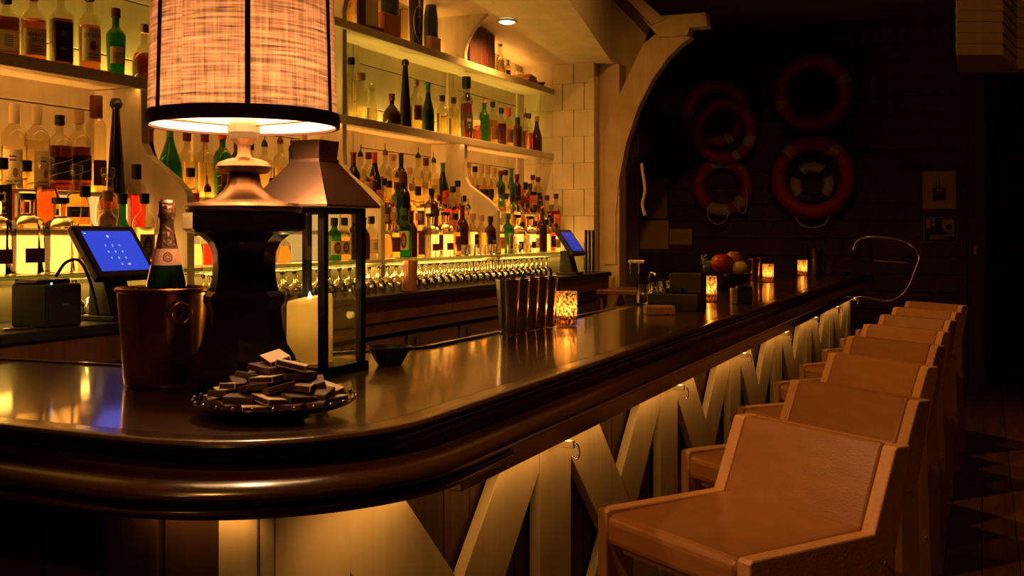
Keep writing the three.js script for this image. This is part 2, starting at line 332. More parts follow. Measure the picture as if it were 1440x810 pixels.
// ---------------------------------------------------------------- the bar
const BAR = 1.05, OUTX = -0.93, OUTZ = -1.36, INX = -1.50, ENDZ = -9.55, RAD = 0.36, FACEX = -1.05, FACEZ = -1.42;
{
  const bar = thing('bar_counter', 'long dark glossy wooden bar with rounded corner and cream cross-braced front', 'bar');
  const sh = new THREE.Shape(); // (x, -z)
  sh.moveTo(-3.15, -OUTZ + 0.06); sh.lineTo(OUTX - RAD, -OUTZ + 0.06);
  sh.absarc(OUTX - RAD, -OUTZ + RAD, RAD - 0.06, -Math.PI / 2, 0, false);
  sh.lineTo(OUTX - 0.06, -ENDZ); sh.lineTo(INX, -ENDZ); sh.lineTo(INX, 2.78); sh.lineTo(-1.99, 2.08); sh.lineTo(-3.15, 2.02);
  const tg = new THREE.ExtrudeGeometry(sh, { depth: 0.036, bevelEnabled: true, bevelThickness: 0.002, bevelSize: 0.002, bevelOffset: -0.002, bevelSegments: 1, curveSegments: 24 });
  tg.rotateX(-Math.PI / 2);
  { const uv = worldUV(tg); const a = uv.attributes.uv; for (let i = 0; i < a.count; i++) a.setXY(i, a.getX(i) * 0.9, a.getY(i) * 0.35); }
  mesh('bar_top', tg.translate(0, BAR - 0.038, 0), M.barTop, bar);
  // moulded rail swept along the outer edge
  const prof = [[-0.06, 1.008], [-0.06, 1.0500], [-0.03, 1.0508], [-0.008, 1.0525], [0.001, 1.0505], [0.006, 1.0460], [0.004, 1.0410], [-0.010, 1.0380], [-0.030, 1.0340], [-0.035, 1.0200], [-0.028, 1.0080], [-0.010, 1.0010], [0.020, 0.9995], [0.050, 0.9975], [0.070, 0.9925], [0.083, 0.9850], [0.087, 0.9770], [0.082, 0.9690], [0.066, 0.9640], [-0.06, 0.963]];
  const lower = [[-0.06, 0.962], [0.070, 0.962], [0.079, 0.957], [0.081, 0.950], [0.076, 0.943], [0.062, 0.939], [-0.06, 0.938]];
  const arc = [[-3.15, OUTZ, 0, 1], [OUTX - RAD, OUTZ, 0, 1]];
  for (let i = 1; i < 28; i++) { const a = i / 28 * Math.PI / 2; arc.push([OUTX - RAD + RAD * Math.sin(a), OUTZ - RAD + RAD * Math.cos(a), Math.sin(a), Math.cos(a)]); }
  arc.push([OUTX, OUTZ - RAD, 1, 0]);
  const sweepAlong = (name, shape, path) => {
    const pos = [], uv = [], idx = [], n = shape.length; let len = 0;
    path.forEach((q, i) => { if (i) len += Math.hypot(q[0] - path[i - 1][0], q[1] - path[i - 1][1]); shape.forEach((p, k) => { pos.push(q[0] + q[2] * p[0], p[1], q[1] + q[3] * p[0]); uv.push(k * 0.02, len * 0.4); }); });
    for (let i = 0; i + 1 < path.length; i++) for (let k = 0; k < n; k++) { const a = i * n + k, b = i * n + (k + 1) % n, c = a + n, d = b + n; idx.push(a, b, c, b, d, c); }
    const e = (path.length - 1) * n; for (let k = 1; k + 1 < n; k++) idx.push(e, e + k, e + k + 1); // far end cap
    const g = new THREE.BufferGeometry(); g.setAttribute('position', new THREE.Float32BufferAttribute(pos, 3)); g.setAttribute('uv', new THREE.Float32BufferAttribute(uv, 2)); g.setIndex(idx); g.computeVertexNormals();
    mesh(name, flat(g, 1.1), M.barRail, bar);
  };
  sweepAlong('rail_moulding', prof, [...arc, [OUTX, ENDZ, 1, 0]]);
  sweepAlong('lower_moulding', lower, [...arc, [OUTX, -1.93, 1, 0], [OUTX - 0.012, -1.955, 1, 0], [OUTX - 0.04, -1.967, 1, 0]]);
  mesh('end_cap', rspan(OUTX + 0.06, INX, 0.97, BAR - 0.002, ENDZ, ENDZ - 0.03, 0.006), M.barRail, bar);
  // raised lip on the bartender's side
  mesh('inner_lip', rspan(INX - 0.002, INX - 0.022, BAR - 0.03, BAR + 0.008, -2.78, ENDZ, 0.003), M.barRail, bar);
  const lip2 = rbox(Math.hypot(0.49, 0.7), 0.036, 0.02, 0.003); lip2.rotateY(-Math.atan2(0.7, -0.49)); mesh('inner_lip', lip2.translate(-1.752, BAR - 0.012, -2.435), M.barRail, bar);
  const lip3 = rbox(1.16, 0.036, 0.02, 0.003); mesh('inner_lip', lip3.rotateY(0.05).translate(-2.57, BAR - 0.012, -2.06), M.barRail, bar);
  // apron under the rail along the straight side
  mesh('apron_board', worldUV(rspan(-0.985, -1.02, 0.855, 0.962, -1.97, ENDZ, 0.005)), M.barRail, bar);
  // core and backing planks
  mesh('core', span(-1.12, -1.46, 0.02, 0.936, FACEZ - 0.06, ENDZ + 0.05), M.plainDark, bar);
  mesh('core', span(-1.4, -3.15, 0.02, 0.936, FACEZ - 0.06, -1.95), M.plainDark, bar);
  for (let z = FACEZ - 0.03, i = 0; z > ENDZ + 0.1; z -= 0.128, i++) mesh('backing_plank', worldUV(rspan(-1.09, -1.12, 0.02, 0.936, z - 0.003, z - 0.125, 0.003)), M.plank[(i * 3) % 4], bar);
  // end facing: dark rough planks
  const cuts = [-1.165, -1.29, -1.42, -1.565, -1.70, -1.85, -2.0, -2.15, -2.3, -2.45, -2.6, -2.75, -2.9, -3.05, -3.15];
  for (let i = 0; i + 1 < cuts.length; i++) { const j = 0.004 * ((i * 5) % 3); mesh('end_plank', worldUV(rspan(cuts[i] - 0.004, cuts[i + 1] + 0.004, 0.02, 0.937, FACEZ - 0.01 + j, FACEZ - 0.055, 0.004)), M.plank[(i * 3 + 1) % 4], bar); }
  // painted corner post and posts / diagonals of the front
  mesh('corner_post', worldUV(rspan(-1.163, FACEX - 0.032, 0.02, 0.937, FACEZ, FACEZ - 0.05, 0.003)), M.paint, bar);
  const PITCH = 1.125, PW = 0.225, T = 0.03, TOP = 0.937, BOT = 0.05;
  const postZ = []; for (let k = 0; k < 8; k++) postZ.push(FACEZ - 0.002 - k * PITCH);
  postZ.forEach((z) => { if (z - PW > ENDZ - 0.1) mesh('post', worldUV(rspan(FACEX, FACEX - T, 0.02, TOP, z, z - PW, 0.002)), M.paint, bar); });
  for (let k = 0; k < 7; k++) {
    const z0 = postZ[k] - PW - 0.001, z1 = postZ[k + 1] + 0.001, L = z0 - z1; // local d from z0 towards -z
    const sl = 0.98, off = 0.285, yA = 0.775;
    const clip = (poly, f) => { const out = []; for (let i = 0; i < poly.length; i++) { const a = poly[i], b = poly[(i + 1) % poly.length], fa = f(a), fb = f(b); if (fa >= 0) out.push(a); if (fa * fb < 0) { const t = fa / (fa - fb); out.push([a[0] + (b[0] - a[0]) * t, a[1] + (b[1] - a[1]) * t]); } } return out; };
    const diag = (flip) => {
      let p = [[0, BOT], [L, BOT], [L, TOP], [0, TOP]];
      const q = (d) => (flip ? L - d : d);
      p = clip(p, ([d, y]) => y - (yA - sl * q(d))); p = clip(p, ([d, y]) => (yA + off - sl * q(d)) - y);
      return p;
    };
    const dn = diag(false).map(([d, y]) => [z0 - d, y]);
    mesh('diagonal_board', worldUV(prism(dn, T - 0.002, 'zy', 0.0015).translate(FACEX - T / 2 - 0.001, 0, 0)), M.paint, bar);
    // the rising board is cut into two pieces that butt against the falling one
    const up = diag(true), lo = (([d, y]) => (yA - sl * d) - y - 0.001), hi = (([d, y]) => y - (yA + off - sl * d) - 0.001);
    for (const f of [lo, hi]) { const q = clip(up, f); if (q.length > 2) mesh('diagonal_board', worldUV(prism(q.map(([d, y]) => [z0 - d, y]), T - 0.002, 'zy', 0.0015).translate(FACEX - T / 2 - 0.001, 0, 0)), M.paint, bar); }
  }
  mesh('kick_board', rspan(FACEX + 0.004, FACEX - T, 0.0, 0.05, FACEZ, ENDZ + 0.1, 0.002), M.paint, bar);
  // purse hooks under the apron
  for (let k = 1; k < 8; k++) for (const dz of [-0.06]) {
    const z = postZ[k] + dz - 0.02;
    mesh('purse_hook', join(tube([[-0.987, 0.838, z], [-0.978, 0.836, z], [-0.972, 0.815, z], [-0.978, 0.798, z], [-0.99, 0.803, z]], 0.003, 16, 6), rspan(-1.05, -0.985, 0.825, 0.845, z - 0.006, z + 0.006, 0.002)), M.chrome, bar);
  }
  // led strip below the rail
  mesh('led_strip', span(-0.982, -0.994, 0.932, 0.937, -1.50, -1.95), emissive(AMBER, 3), bar);
  mesh('led_strip', span(-0.998, -1.012, 0.850, 0.855, -2.0, ENDZ + 0.1), emissive(AMBER, 1.5), bar);
  rectLight('rail_light', 7.4, 0.012, [-1.005, 0.848, -5.75], [-1.10, 0, -5.75], AMBER, 15);
  rectLight('rail_light', 0.44, 0.012, [-0.988, 0.929, -1.725], [-1.04, 0.3, -1.71], AMBER, 34);
  mesh('led_strip', span(-1.09, -1.33, 0.932, 0.937, -1.400, -1.408), emissive(AMBER, 3), bar);
  rectLight('rail_light', 0.24, 0.012, [-1.21, 0.929, -1.396], [-1.21, 0, -1.43], AMBER, 16);
}

// ---------------------------------------------------------------- bar stools
{
  const ORD = ['first', 'second', 'third', 'fourth', 'fifth', 'sixth', 'seventh', 'eighth'];
  // middle of the backrest's top edge (x, z) and turn, one row per stool
  const ST = [[-0.361, -2.578, 34], [-0.345, -3.28, 37], [-0.345, -4.09, 41], [-0.352, -4.83, 38], [-0.350, -5.50, 38], [-0.335, -6.21, 40], [-0.318, -6.87, 41], [-0.290, -7.50, 43]];
  const side = [[0.195, 0], [0.195, 0.750], [0.188, 0.757], [-0.165, 0.757], [-0.232, 0.925], [-0.238, 0.932], [-0.280, 0.932], [-0.286, 0.925], [-0.232, 0.70], [-0.262, 0], [-0.185, 0], [-0.165, 0.655], [0.115, 0.655], [0.12, 0]];
  const cushion = rbox(0.416, 0.082, 0.392, 0.018, 0, 0.718, 0.004);
  { const p = cushion.attributes.position; for (let i = 0; i < p.count; i++) { const x = p.getX(i), z = p.getZ(i); if (p.getY(i) > 0.70) p.setY(i, p.getY(i) + 0.004 * (1 - (x / 0.205) ** 2) - (z > 0.15 ? 0.012 * ((z - 0.15) / 0.05) : 0)); } cushion.computeVertexNormals(); }
  const back = rbox(0.416, 0.20, 0.040, 0.010); back.rotateX(-0.38).translate(0, 0.838, -0.2175);
  const shell = rbox(0.416, 0.205, 0.022, 0.006); shell.rotateX(-0.38).translate(0, 0.836, -0.246);
  const sideG = worldUV(prism(side, 0.036, 'zy', 0.004), 3);
  const screwG = new THREE.SphereGeometry(0.005, 8, 6);
  ST.forEach(([mx, mz, deg], i) => {
    const a = deg * Math.PI / 180, F = [-Math.sin(a), Math.cos(a)];
    const o = thing('bar_stool', `tan leather bar stool with low back, ${ORD[i]} from the rounded bar corner`, 'bar stool', [mx + F[0] * 0.262, 0, mz + F[1] * 0.262], -a, 'row of tan leather bar stools');
    for (const s of [-1, 1]) {
      const f = mesh('side_frame', sideG, M.frameLeather, o); f.position.x = s * 0.227;
      for (const [y, z] of [[0.69, 0.155], [0.69, -0.2], [0.35, -0.225]]) { const c = mesh('screw', screwG, M.steel, f); c.position.set(s * 0.018, y, z); }
    }
    mesh('seat', cushion, M.leather, o);
    mesh('backrest', back, M.leather, o);
    mesh('back_shell', shell, M.leather, o);
    mesh('foot_rail', rod([-0.2, 0.27, 0.16], [0.2, 0.27, 0.16], 0.011), M.steel, o);
    mesh('rear_rail', rod([-0.2, 0.33, -0.21], [0.2, 0.33, -0.21], 0.011), M.steel, o);
    mesh('seat_rail', rspan(-0.195, 0.195, 0.655, 0.675, 0.16, 0.13, 0.003), M.frameLeather, o);
  });
}

// ---------------------------------------------------------------- table lamp on the bar corner
{
  const c = [-1.46, BAR, -1.868];
  const o = thing('table_lamp', 'large table lamp with panelled linen shade on a black faceted column base', 'table lamp', c);
  const Y = (y) => y - BAR;
  const oct = (p, rot) => { const g = lathe(p, 8); g.rotateY(rot); return flat(g, 0.35); };
  mesh('base', oct([[0, 0.001], [0.118, 0.001], [0.122, 0.012], [0.122, 0.045], [0.112, 0.058], [0.108, 0.075], [0.092, 0.10], [0.082, 0.14], [0.078, 0.18], [0.086, 0.192], [0.086, 0.206], [0.074, 0.216], [0.068, 0.24], [0.066, 0.27], [0.068, 0.30], [0.078, 0.322], [0.098, 0.338], [0.122, 0.344], [0.130, 0.350], [0.130, Y(1.433)], [0, Y(1.433)]], -0.25), M.lacquer, o);
  mesh('collar', flat(lathe([[0.10, Y(1.4335)], [0.118, Y(1.434)], [0.123, Y(1.440)], [0.123, Y(1.447)], [0.116, Y(1.454)], [0.085, Y(1.458)], [0.060, Y(1.468)], [0.044, Y(1.482)], [0.036, Y(1.497)], [0.034, Y(1.515)], [0.03, Y(1.517)]], 40), 0.5), M.brass, o);
  mesh('cap_disc', flat(lathe([[0.03, Y(1.517)], [0.050, Y(1.520)], [0.059, Y(1.527)], [0.060, Y(1.533)], [0.054, Y(1.542)], [0.036, Y(1.549)], [0.018, Y(1.553)], [0.014, Y(1.560)], [0.014, Y(1.580)], [0, Y(1.580)]], 32), 0.6), M.brass, o);
  mesh('socket', oct([[0, Y(1.580)], [0.016, Y(1.580)], [0.030, Y(1.592)], [0.033, Y(1.602)], [0.033, Y(1.628)], [0.026, Y(1.64)], [0, Y(1.64)]], 0.2), phys(lin(0.85, 0.66, 0.45), 0.3, { metalness: 0.6 }), o);
  mesh('socket_ring', oct([[0.034, Y(1.606)], [0.036, Y(1.606)], [0.036, Y(1.624)], [0.034, Y(1.624)]], 0.2), M.paper, o);
  const bulb = lathe([[0, Y(1.64)], [0.013, Y(1.642)], [0.015, Y(1.66)], [0.026, Y(1.69)], [0.031, Y(1.712)], [0.026, Y(1.735)], [0.012, Y(1.748)], [0, Y(1.75)]], 20);
  mesh('bulb', bulb, emissive(lin(1, 0.72, 0.38), 6), o);
  const R0 = 0.199, R1 = 0.190, y0 = 1.622, y1 = 1.965;
  const sg = new THREE.CylinderGeometry(R1, R0, y1 - y0, 72, 1, true).translate(0, Y((y0 + y1) / 2), 0);
  { const u = sg.attributes.uv; for (let i = 0; i < u.count; i++) u.setXY(i, u.getX(i) * 3.4, u.getY(i) * 0.95); }
  mesh('lamp_shade', sg, M.shade, o);
  mesh('shade_lining', new THREE.CylinderGeometry(R1 - 0.004, R0 - 0.004, y1 - y0 - 0.002, 72, 1, true).translate(0, Y((y0 + y1) / 2), 0), M.lining, o);
  const face = Math.atan2(-c[0], -c[2]); // towards the camera
  for (let k = 0; k < 6; k++) {
    const a = face + 0.035 + k * Math.PI / 3;
    const g = rbox(0.011, Math.hypot(y1 - y0, R0 - R1), 0.005, 0.002); g.rotateX(-Math.atan((R0 - R1) / (y1 - y0)));
    g.translate(0, Y((y0 + y1) / 2), (R0 + R1) / 2 + 0.0015); g.rotateY(a); mesh('shade_rib', g, M.trim, o);
  }
  const band = (r, y, h) => flat(lathe([[r - 0.003, y], [r + 0.005, y], [r + 0.006, y + h * 0.5], [r + 0.004, y + h], [r - 0.003, y + h], [r - 0.003, y]], 72), 0.7);
  mesh('shade_trim', band(R0, Y(y0) - 0.004, 0.029), M.trim, o);
  mesh('shade_trim', band(R1, Y(y1) - 0.02, 0.024), M.trim, o);
  mesh('shade_spider', join(...[0, 1, 2].map((k) => rod([0, Y(1.62), 0], [Math.cos(k * 2.09) * 0.197, Y(1.626), Math.sin(k * 2.09) * 0.197], 0.0022, 6))), M.brass, o);
  point('table_lamp_light', [c[0], 1.71, c[2]], LAMP, 1.08, 1.3);
}

// ---------------------------------------------------------------- copper lantern with pillar candle
{
  const c = [-1.511, BAR, -2.208], r = 0.128;
  const ry = Math.atan2(-c[0], -c[2]) + Math.PI / 4 + 0.17;
  const o = thing('lantern', 'square candle lantern with copper chimney roof and black glazed frame', 'lantern', c, ry);
  const s = r / Math.SQRT2, h = 0.402;
  mesh('floor_plate', rspan(-s - 0.006, s + 0.006, 0, 0.022, -s - 0.006, s + 0.006, 0.003), M.blackMetal, o);
  for (const sx of [-1, 1]) for (const sz of [-1, 1]) mesh('post', rspan(sx * s, sx * (s - 0.019), 0.022, h, sz * s, sz * (s - 0.019), 0.002), M.blackMetal, o);
  for (let k = 0; k < 4; k++) {
    const g = join(rspan(-s + 0.014, s - 0.014, h - 0.014, h, s - 0.010, s, 0.002)); g.rotateY(k * Math.PI / 2); mesh('top_rail', g, M.blackMetal, o);
    const p = span(-s + 0.013, s - 0.013, 0.022, h - 0.012, s - 0.0065, s - 0.0045); p.rotateY(k * Math.PI / 2); mesh('glass_pane', p, M.pane, o);
  }
  const sq = (pts) => { const g = new THREE.LatheGeometry(pts.map((p) => new THREE.Vector2(p[0] * Math.SQRT2, p[1])), 4); g.rotateY(Math.PI / 4); return flat(g, 0.3); };
  mesh('roof', sq([[0.0, h + 0.001], [s + 0.026, h + 0.001], [s + 0.026, h + 0.006], [0.042, h + 0.112], [0.040, h + 0.115], [0, h + 0.115]]), M.copperDull, o);
  mesh('chimney', sq([[0.036, h + 0.111], [0.0425, h + 0.111], [0.0425, h + 0.119], [0.039, h + 0.122], [0.043, h + 0.165], [0.040, h + 0.165], [0.035, h + 0.122], [0.036, h + 0.111]]), M.copperDull, o);
  mesh('vent_hole', cyl(0.0035, 0.0035, 0.003, 10).rotateX(Math.PI / 2).translate(0, h + 0.146, 0.0405), M.black, o);
  // candle stands inside the lantern
  const cd = thing('pillar_candle', 'glowing ivory pillar candle with flickering flame inside the copper lantern', 'candle', [c[0] - 0.012, BAR + 0.022, c[2] + 0.004]);
  const wax = lathe([[0, 0], [0.054, 0], [0.056, 0.004], [0.056, 0.150], [0.053, 0.160], [0.046, 0.157], [0.030, 0.146], [0, 0.143]], 40);
  { const p = wax.attributes.position; for (let i = 0; i < p.count; i++) if (p.getY(i) > 0.148) p.setY(i, p.getY(i) + 0.008 * p.getX(i) / 0.056 - 0.006 * p.getZ(i) / 0.056); wax.computeVertexNormals(); }
  mesh('wax', wax, M.wax, cd);
  mesh('wick', rod([0, 0.143, 0], [0, 0.152, 0], 0.0012, 6), M.black, cd);
  mesh('flame', lathe([[0, 0.148], [0.004, 0.152], [0.0048, 0.158], [0.003, 0.167], [0, 0.175]], 12), emissive(lin(1, 0.75, 0.35), 14), cd);
  point('pillar_candle_light', [c[0] - 0.012, BAR + 0.022 + 0.160, c[2] + 0.004], CANDLE, 0.028, 0.2);
  // its wax is lit from inside by the candle's own hidden lamp
  point('pillar_candle_light', [c[0] - 0.012, BAR + 0.022 + 0.105, c[2] + 0.004], CANDLE, 0.012, 0.5);
}

// ---------------------------------------------------------------- champagne bucket and bottle
{
  const c = onY(229, 541, BAR);
  const o = thing('champagne_bucket', 'copper coloured metal champagne bucket with small ring handles', 'ice bucket', c);
  mesh('bucket', flat(lathe([[0, 0.002], [0.080, 0.002], [0.084, 0.008], [0.098, 0.208], [0.103, 0.212], [0.104, 0.217], [0.100, 0.220], [0.096, 0.216], [0.092, 0.15], [0.086, 0.055], [0, 0.055]], 48), 0.5), M.copper, o);
  for (const s of [-1, 1]) { const t = new THREE.TorusGeometry(0.022, 0.0045, 8, 24).rotateY(Math.PI / 2).translate(s * 0.110, 0.165, 0); const b = mesh('ring_handle', t, M.copper, o); b.rotation.y = -0.5; mesh('handle_lug', rbox(0.016, 0.018, 0.012, 0.003, s * 0.102, 0.186, 0), M.copper, b); }
  for (let k = 0; k < 9; k++) {
    const a = rr(0, 6.28), q = rr(0.052, 0.068);
    const i = mesh('ice_cube', rbox(0.03, 0.026, 0.03, 0.005), M.ice); i.position.set(c[0] + Math.cos(a) * q, c[1] + 0.19 + rr(0, 0.014), c[2] + Math.sin(a) * q); i.rotation.set(rr(-0.5, 0.5), rr(0, 3), rr(-0.5, 0.5));
    tag(i, 'clear ice cube around the champagne bottle in the copper bucket', 'ice cube', 'ice in the champagne bucket');
  }
  const b = thing('champagne_bottle', 'foil topped champagne bottle standing in the copper bucket', 'bottle', [c[0] + 0.006, BAR + 0.058, c[2] - 0.004]);
  b.rotation.z = -0.03; b.rotation.y = -0.75;
  const green = phys(lin(0.012, 0.035, 0.014), 0.08, { transmission: 0.25, thickness: 0, clearcoat: 0.4 });
  mesh('glass', lathe([[0, 0], [0.043, 0], [0.045, 0.005], [0.045, 0.15], [0.042, 0.175], [0.033, 0.215], [0.024, 0.25], [0.0165, 0.285], [0.0145, 0.315], [0, 0.315]], 32), green, b);
  const foil = lathe([[0.0255, 0.247], [0.0225, 0.262], [0.0178, 0.285], [0.0162, 0.300], [0.0162, 0.314], [0.0190, 0.318], [0.0200, 0.328], [0.0188, 0.338], [0.0182, 0.350], [0.0155, 0.358], [0, 0.359]], 32);
  { const p = foil.attributes.position; for (let i = 0; i < p.count; i++) if (p.getY(i) > 0.312 && p.getY(i) < 0.358) { const k = 1 + 0.14 * perlin.noise(p.getX(i) * 160, p.getY(i) * 120, p.getZ(i) * 160); p.setX(i, p.getX(i) * k); p.setZ(i, p.getZ(i) * k); } foil.computeVertexNormals(); }
  mesh('foil', foil, std(lin(0.70, 0.42, 0.28), 0.34, { metalness: 1, bumpMap: texHammer, bumpScale: 0.002 }), b);
  const nl = canvasTex(256, 96, (g, w, h) => { g.fillStyle = '#d8a184'; g.fillRect(0, 0, w, h); g.fillStyle = '#7b4a36'; g.beginPath(); g.arc(w / 2, h / 2, 30, 0, 7); g.fill(); g.fillStyle = '#c98a55'; g.beginPath(); g.arc(w / 2, h / 2, 22, 0, 7); g.fill(); g.strokeStyle = '#5a2f22'; g.lineWidth = 4; g.beginPath(); g.arc(w / 2, h / 2, 14, 0, 7); g.stroke(); });
  mesh('neck_label', new THREE.CylinderGeometry(0.0262, 0.0345, 0.036, 24, 1, true, Math.PI / 2 - 1.5, 3.0).translate(0, 0.230, 0), std(0xffffff, 0.6, { map: nl, side: THREE.DoubleSide }), b);
}

// ---------------------------------------------------------------- tray of matchboxes
{
  const c = onY(388, 583, BAR);
  const o = thing('round_tray', 'round dark mirrored tray on low foot holding matchboxes', 'tray', c);
  mesh('dish', flat(lathe([[0, 0.020], [0.05, 0.020], [0.122, 0.021], [0.140, 0.026], [0.148, 0.031], [0.151, 0.032], [0.150, 0.029], [0.140, 0.022], [0.122, 0.016], [0.05, 0.013], [0, 0.013]], 56), 0.5), std(lin(0.16, 0.13, 0.11), 0.14, { metalness: 1 }), o);
  mesh('foot', flat(lathe([[0, 0.0005], [0.062, 0.0005], [0.064, 0.004], [0.052, 0.010], [0.046, 0.0135], [0, 0.0135]], 40), 0.5), std(lin(0.10, 0.08, 0.07), 0.25, { metalness: 1 }), o);
  for (let k = 0; k < 26; k++) { const a = k / 26 * Math.PI * 2; const b = mesh('rim_bead', new THREE.SphereGeometry(0.0038, 10, 8), M.steel, o); b.position.set(Math.cos(a) * 0.1495, 0.0335, Math.sin(a) * 0.1495); }
  // matchboxes: cream printed sleeve, dark tray end; heaped
  const sleeve = rbox(0.056, 0.0115, 0.040, 0.0008), drawer = rbox(0.0575, 0.0085, 0.035, 0.0008), strike = rbox(0.054, 0.008, 0.0012, 0.0004);
  const dark = std(lin(0.07, 0.035, 0.022), 0.6), brown = std(lin(0.11, 0.05, 0.03), 0.6), striker = std(lin(0.05, 0.02, 0.014), 0.9);
  const topLabel = std(0xffffff, 0.65, { map: canvasTex(128, 96, (g, w, h) => { g.fillStyle = '#e9d2b4'; g.fillRect(0, 0, w, h); g.strokeStyle = '#8a4a2a'; g.lineWidth = 3; g.strokeRect(8, 8, w - 16, h - 16); g.fillStyle = '#7a3a22'; g.fillRect(28, 30, 72, 7); g.fillRect(40, 46, 48, 5); g.fillRect(34, 60, 60, 5); }) });
  const heap = [];
  const put = (x, y, z, ry, rx, rz, kind) => heap.push([x, y, z, ry, rx, rz, kind]);
  const ring = (n, r, y, tilt, kinds, ph) => { for (let k = 0; k < n; k++) { const a = k / n * 6.283 + ph; put(Math.cos(a) * r, y + rr(0, 0.003), Math.sin(a) * r, -a + rr(0.6, 2.5), rr(-tilt, tilt), rr(-tilt, tilt), kinds[k % kinds.length]); } };
  ring(12, 0.104, 0.0285, 0.05, [1, 1, 2], 0.2); ring(6, 0.045, 0.027, 0, [1], 0.1);
  ring(11, 0.094, 0.043, 0.20, [1, 0, 1, 1, 2], 0.5); ring(5, 0.035, 0.041, 0.05, [1], 0.4);
  ring(9, 0.070, 0.057, 0.22, [1, 1, 0], 0.9); ring(2, 0.02, 0.055, 0.05, [1], 0);
  ring(6, 0.046, 0.072, 0.2, [1, 0, 1], 0.2); ring(3, 0.022, 0.086, 0.15, [1], 0.7);
  put(-0.004, 0.105, -0.004, -0.6, 0.26, -0.16, 0); put(0.042, 0.096, 0.008, 0.5, -0.05, -0.24, 0);
  const lab = ['cream topped matchbox in the heap on the round tray', 'dark brown matchbox in the heap on the round tray', 'printed cream label matchbox in the heap on the round tray'];
  heap.forEach(([x, y, z, ry, rx, rz, kind]) => {
    const m = thing('matchbox', lab[kind], 'matchbox', [c[0] + x, c[1] + y, c[2] + z], ry, ['cream matchboxes', 'brown matchboxes', 'printed matchboxes'][kind]);
    m.rotation.set(rx, ry, rz, 'YXZ');
    mesh('sleeve', sleeve, [M.matchPaper, brown, M.matchPaper][kind], m);
    mesh('drawer', drawer, dark, m);
    for (const s of [-1, 1]) { const k = mesh('striker', strike, striker, m); k.position.z = s * 0.0198; }
    if (kind === 2) { const t = mesh('print', new THREE.PlaneGeometry(0.048, 0.032).rotateX(-Math.PI / 2), topLabel, m); t.position.y = 0.0061; }
  });
  // black dish behind the lantern
  const d = onY(548, 513, BAR);
  const k = thing('ash_dish', 'small black bowl on the bar beside the lantern', 'bowl', d);
  mesh('bowl', flat(lathe([[0, 0.001], [0.030, 0.001], [0.034, 0.006], [0.056, 0.046], [0.058, 0.048], [0.055, 0.048], [0.030, 0.008], [0, 0.008]], 32), 0.5), M.black, k);
}

// ---------------------------------------------------------------- votive candles on the bar
{
  const glass = phys(lin(0.98, 0.84, 0.60), 0.42, { map: texMercury, transmission: 0.85, thickness: 0, side: THREE.DoubleSide });
  const wallG = lathe([[0, 0.003], [0.036, 0.003], [0.038, 0.006], [0.0395, 0.125], [0.0385, 0.127], [0.0375, 0.125], [0.036, 0.010], [0, 0.010]], 28);
  const waxG = lathe([[0, 0.0105], [0.0345, 0.0105], [0.0345, 0.040], [0, 0.038]], 20), flameG = lathe([[0, 0.044], [0.006, 0.050], [0.007, 0.058], [0.004, 0.071], [0, 0.082]], 12);
  const em = emissive(lin(1, 0.70, 0.30), 30);
  const V = [[onY(797, 458.5, BAR), 'mercury glass votive candle beside the cocktail shaker tins'], [onY(997, 424, BAR), 'mercury glass votive candle in front of the fruit bowl'], [onY(1080, 397, BAR), 'mercury glass votive candle beside the tall fluted metal cup'], [onY(1128.5, 388, BAR), 'mercury glass votive candle beside the black vase near the bar end']];
  V.forEach(([p, label]) => {
    const o = thing('votive_candle', label, 'candle', p, 0, 'votive candles along the bar');
    mesh('holder', wallG, glass, o); mesh('wax', waxG, M.wax, o); mesh('flame', flameG, em, o);
    point('votive_light', [p[0], p[1] + 0.062, p[2]], FLAME, 0.17, 0.3);
  });
}

// ---------------------------------------------------------------- cocktail tins
{
  const g = flat(lathe([[0, 0.002], [0.026, 0.002], [0.028, 0.005], [0.0405, 0.180], [0.0418, 0.182], [0.0418, 0.187], [0.040, 0.187], [0.0388, 0.180], [0.0268, 0.008], [0, 0.008]], 36), 0.5);
  const nth = ['fifth', 'fourth', 'third', 'second', 'first'];
  for (let k = 0; k < 5; k++) tag(at(mesh('shaker_tin', g, M.tin), -1.452, BAR, -3.242 - k * 0.0855), `tall tapered steel shaker tin, ${nth[k]} from the votive candle along the bar's inner edge`, 'shaker tin', 'steel shaker tins');
  const n = flat(lathe([[0, 0.002], [0.028, 0.002], [0.04, 0.165], [0.0415, 0.168], [0.039, 0.168], [0.027, 0.008], [0, 0.008]], 18), 0.25);
  [[1049, 401], [1061, 397]].forEach(([px, py]) => tag(at(mesh('fluted_cup', n, M.copper), ...onY(px, py, BAR)), 'tall fluted copper cup between fruit bowl and votive candle', 'cup', 'fluted copper cups'));
}

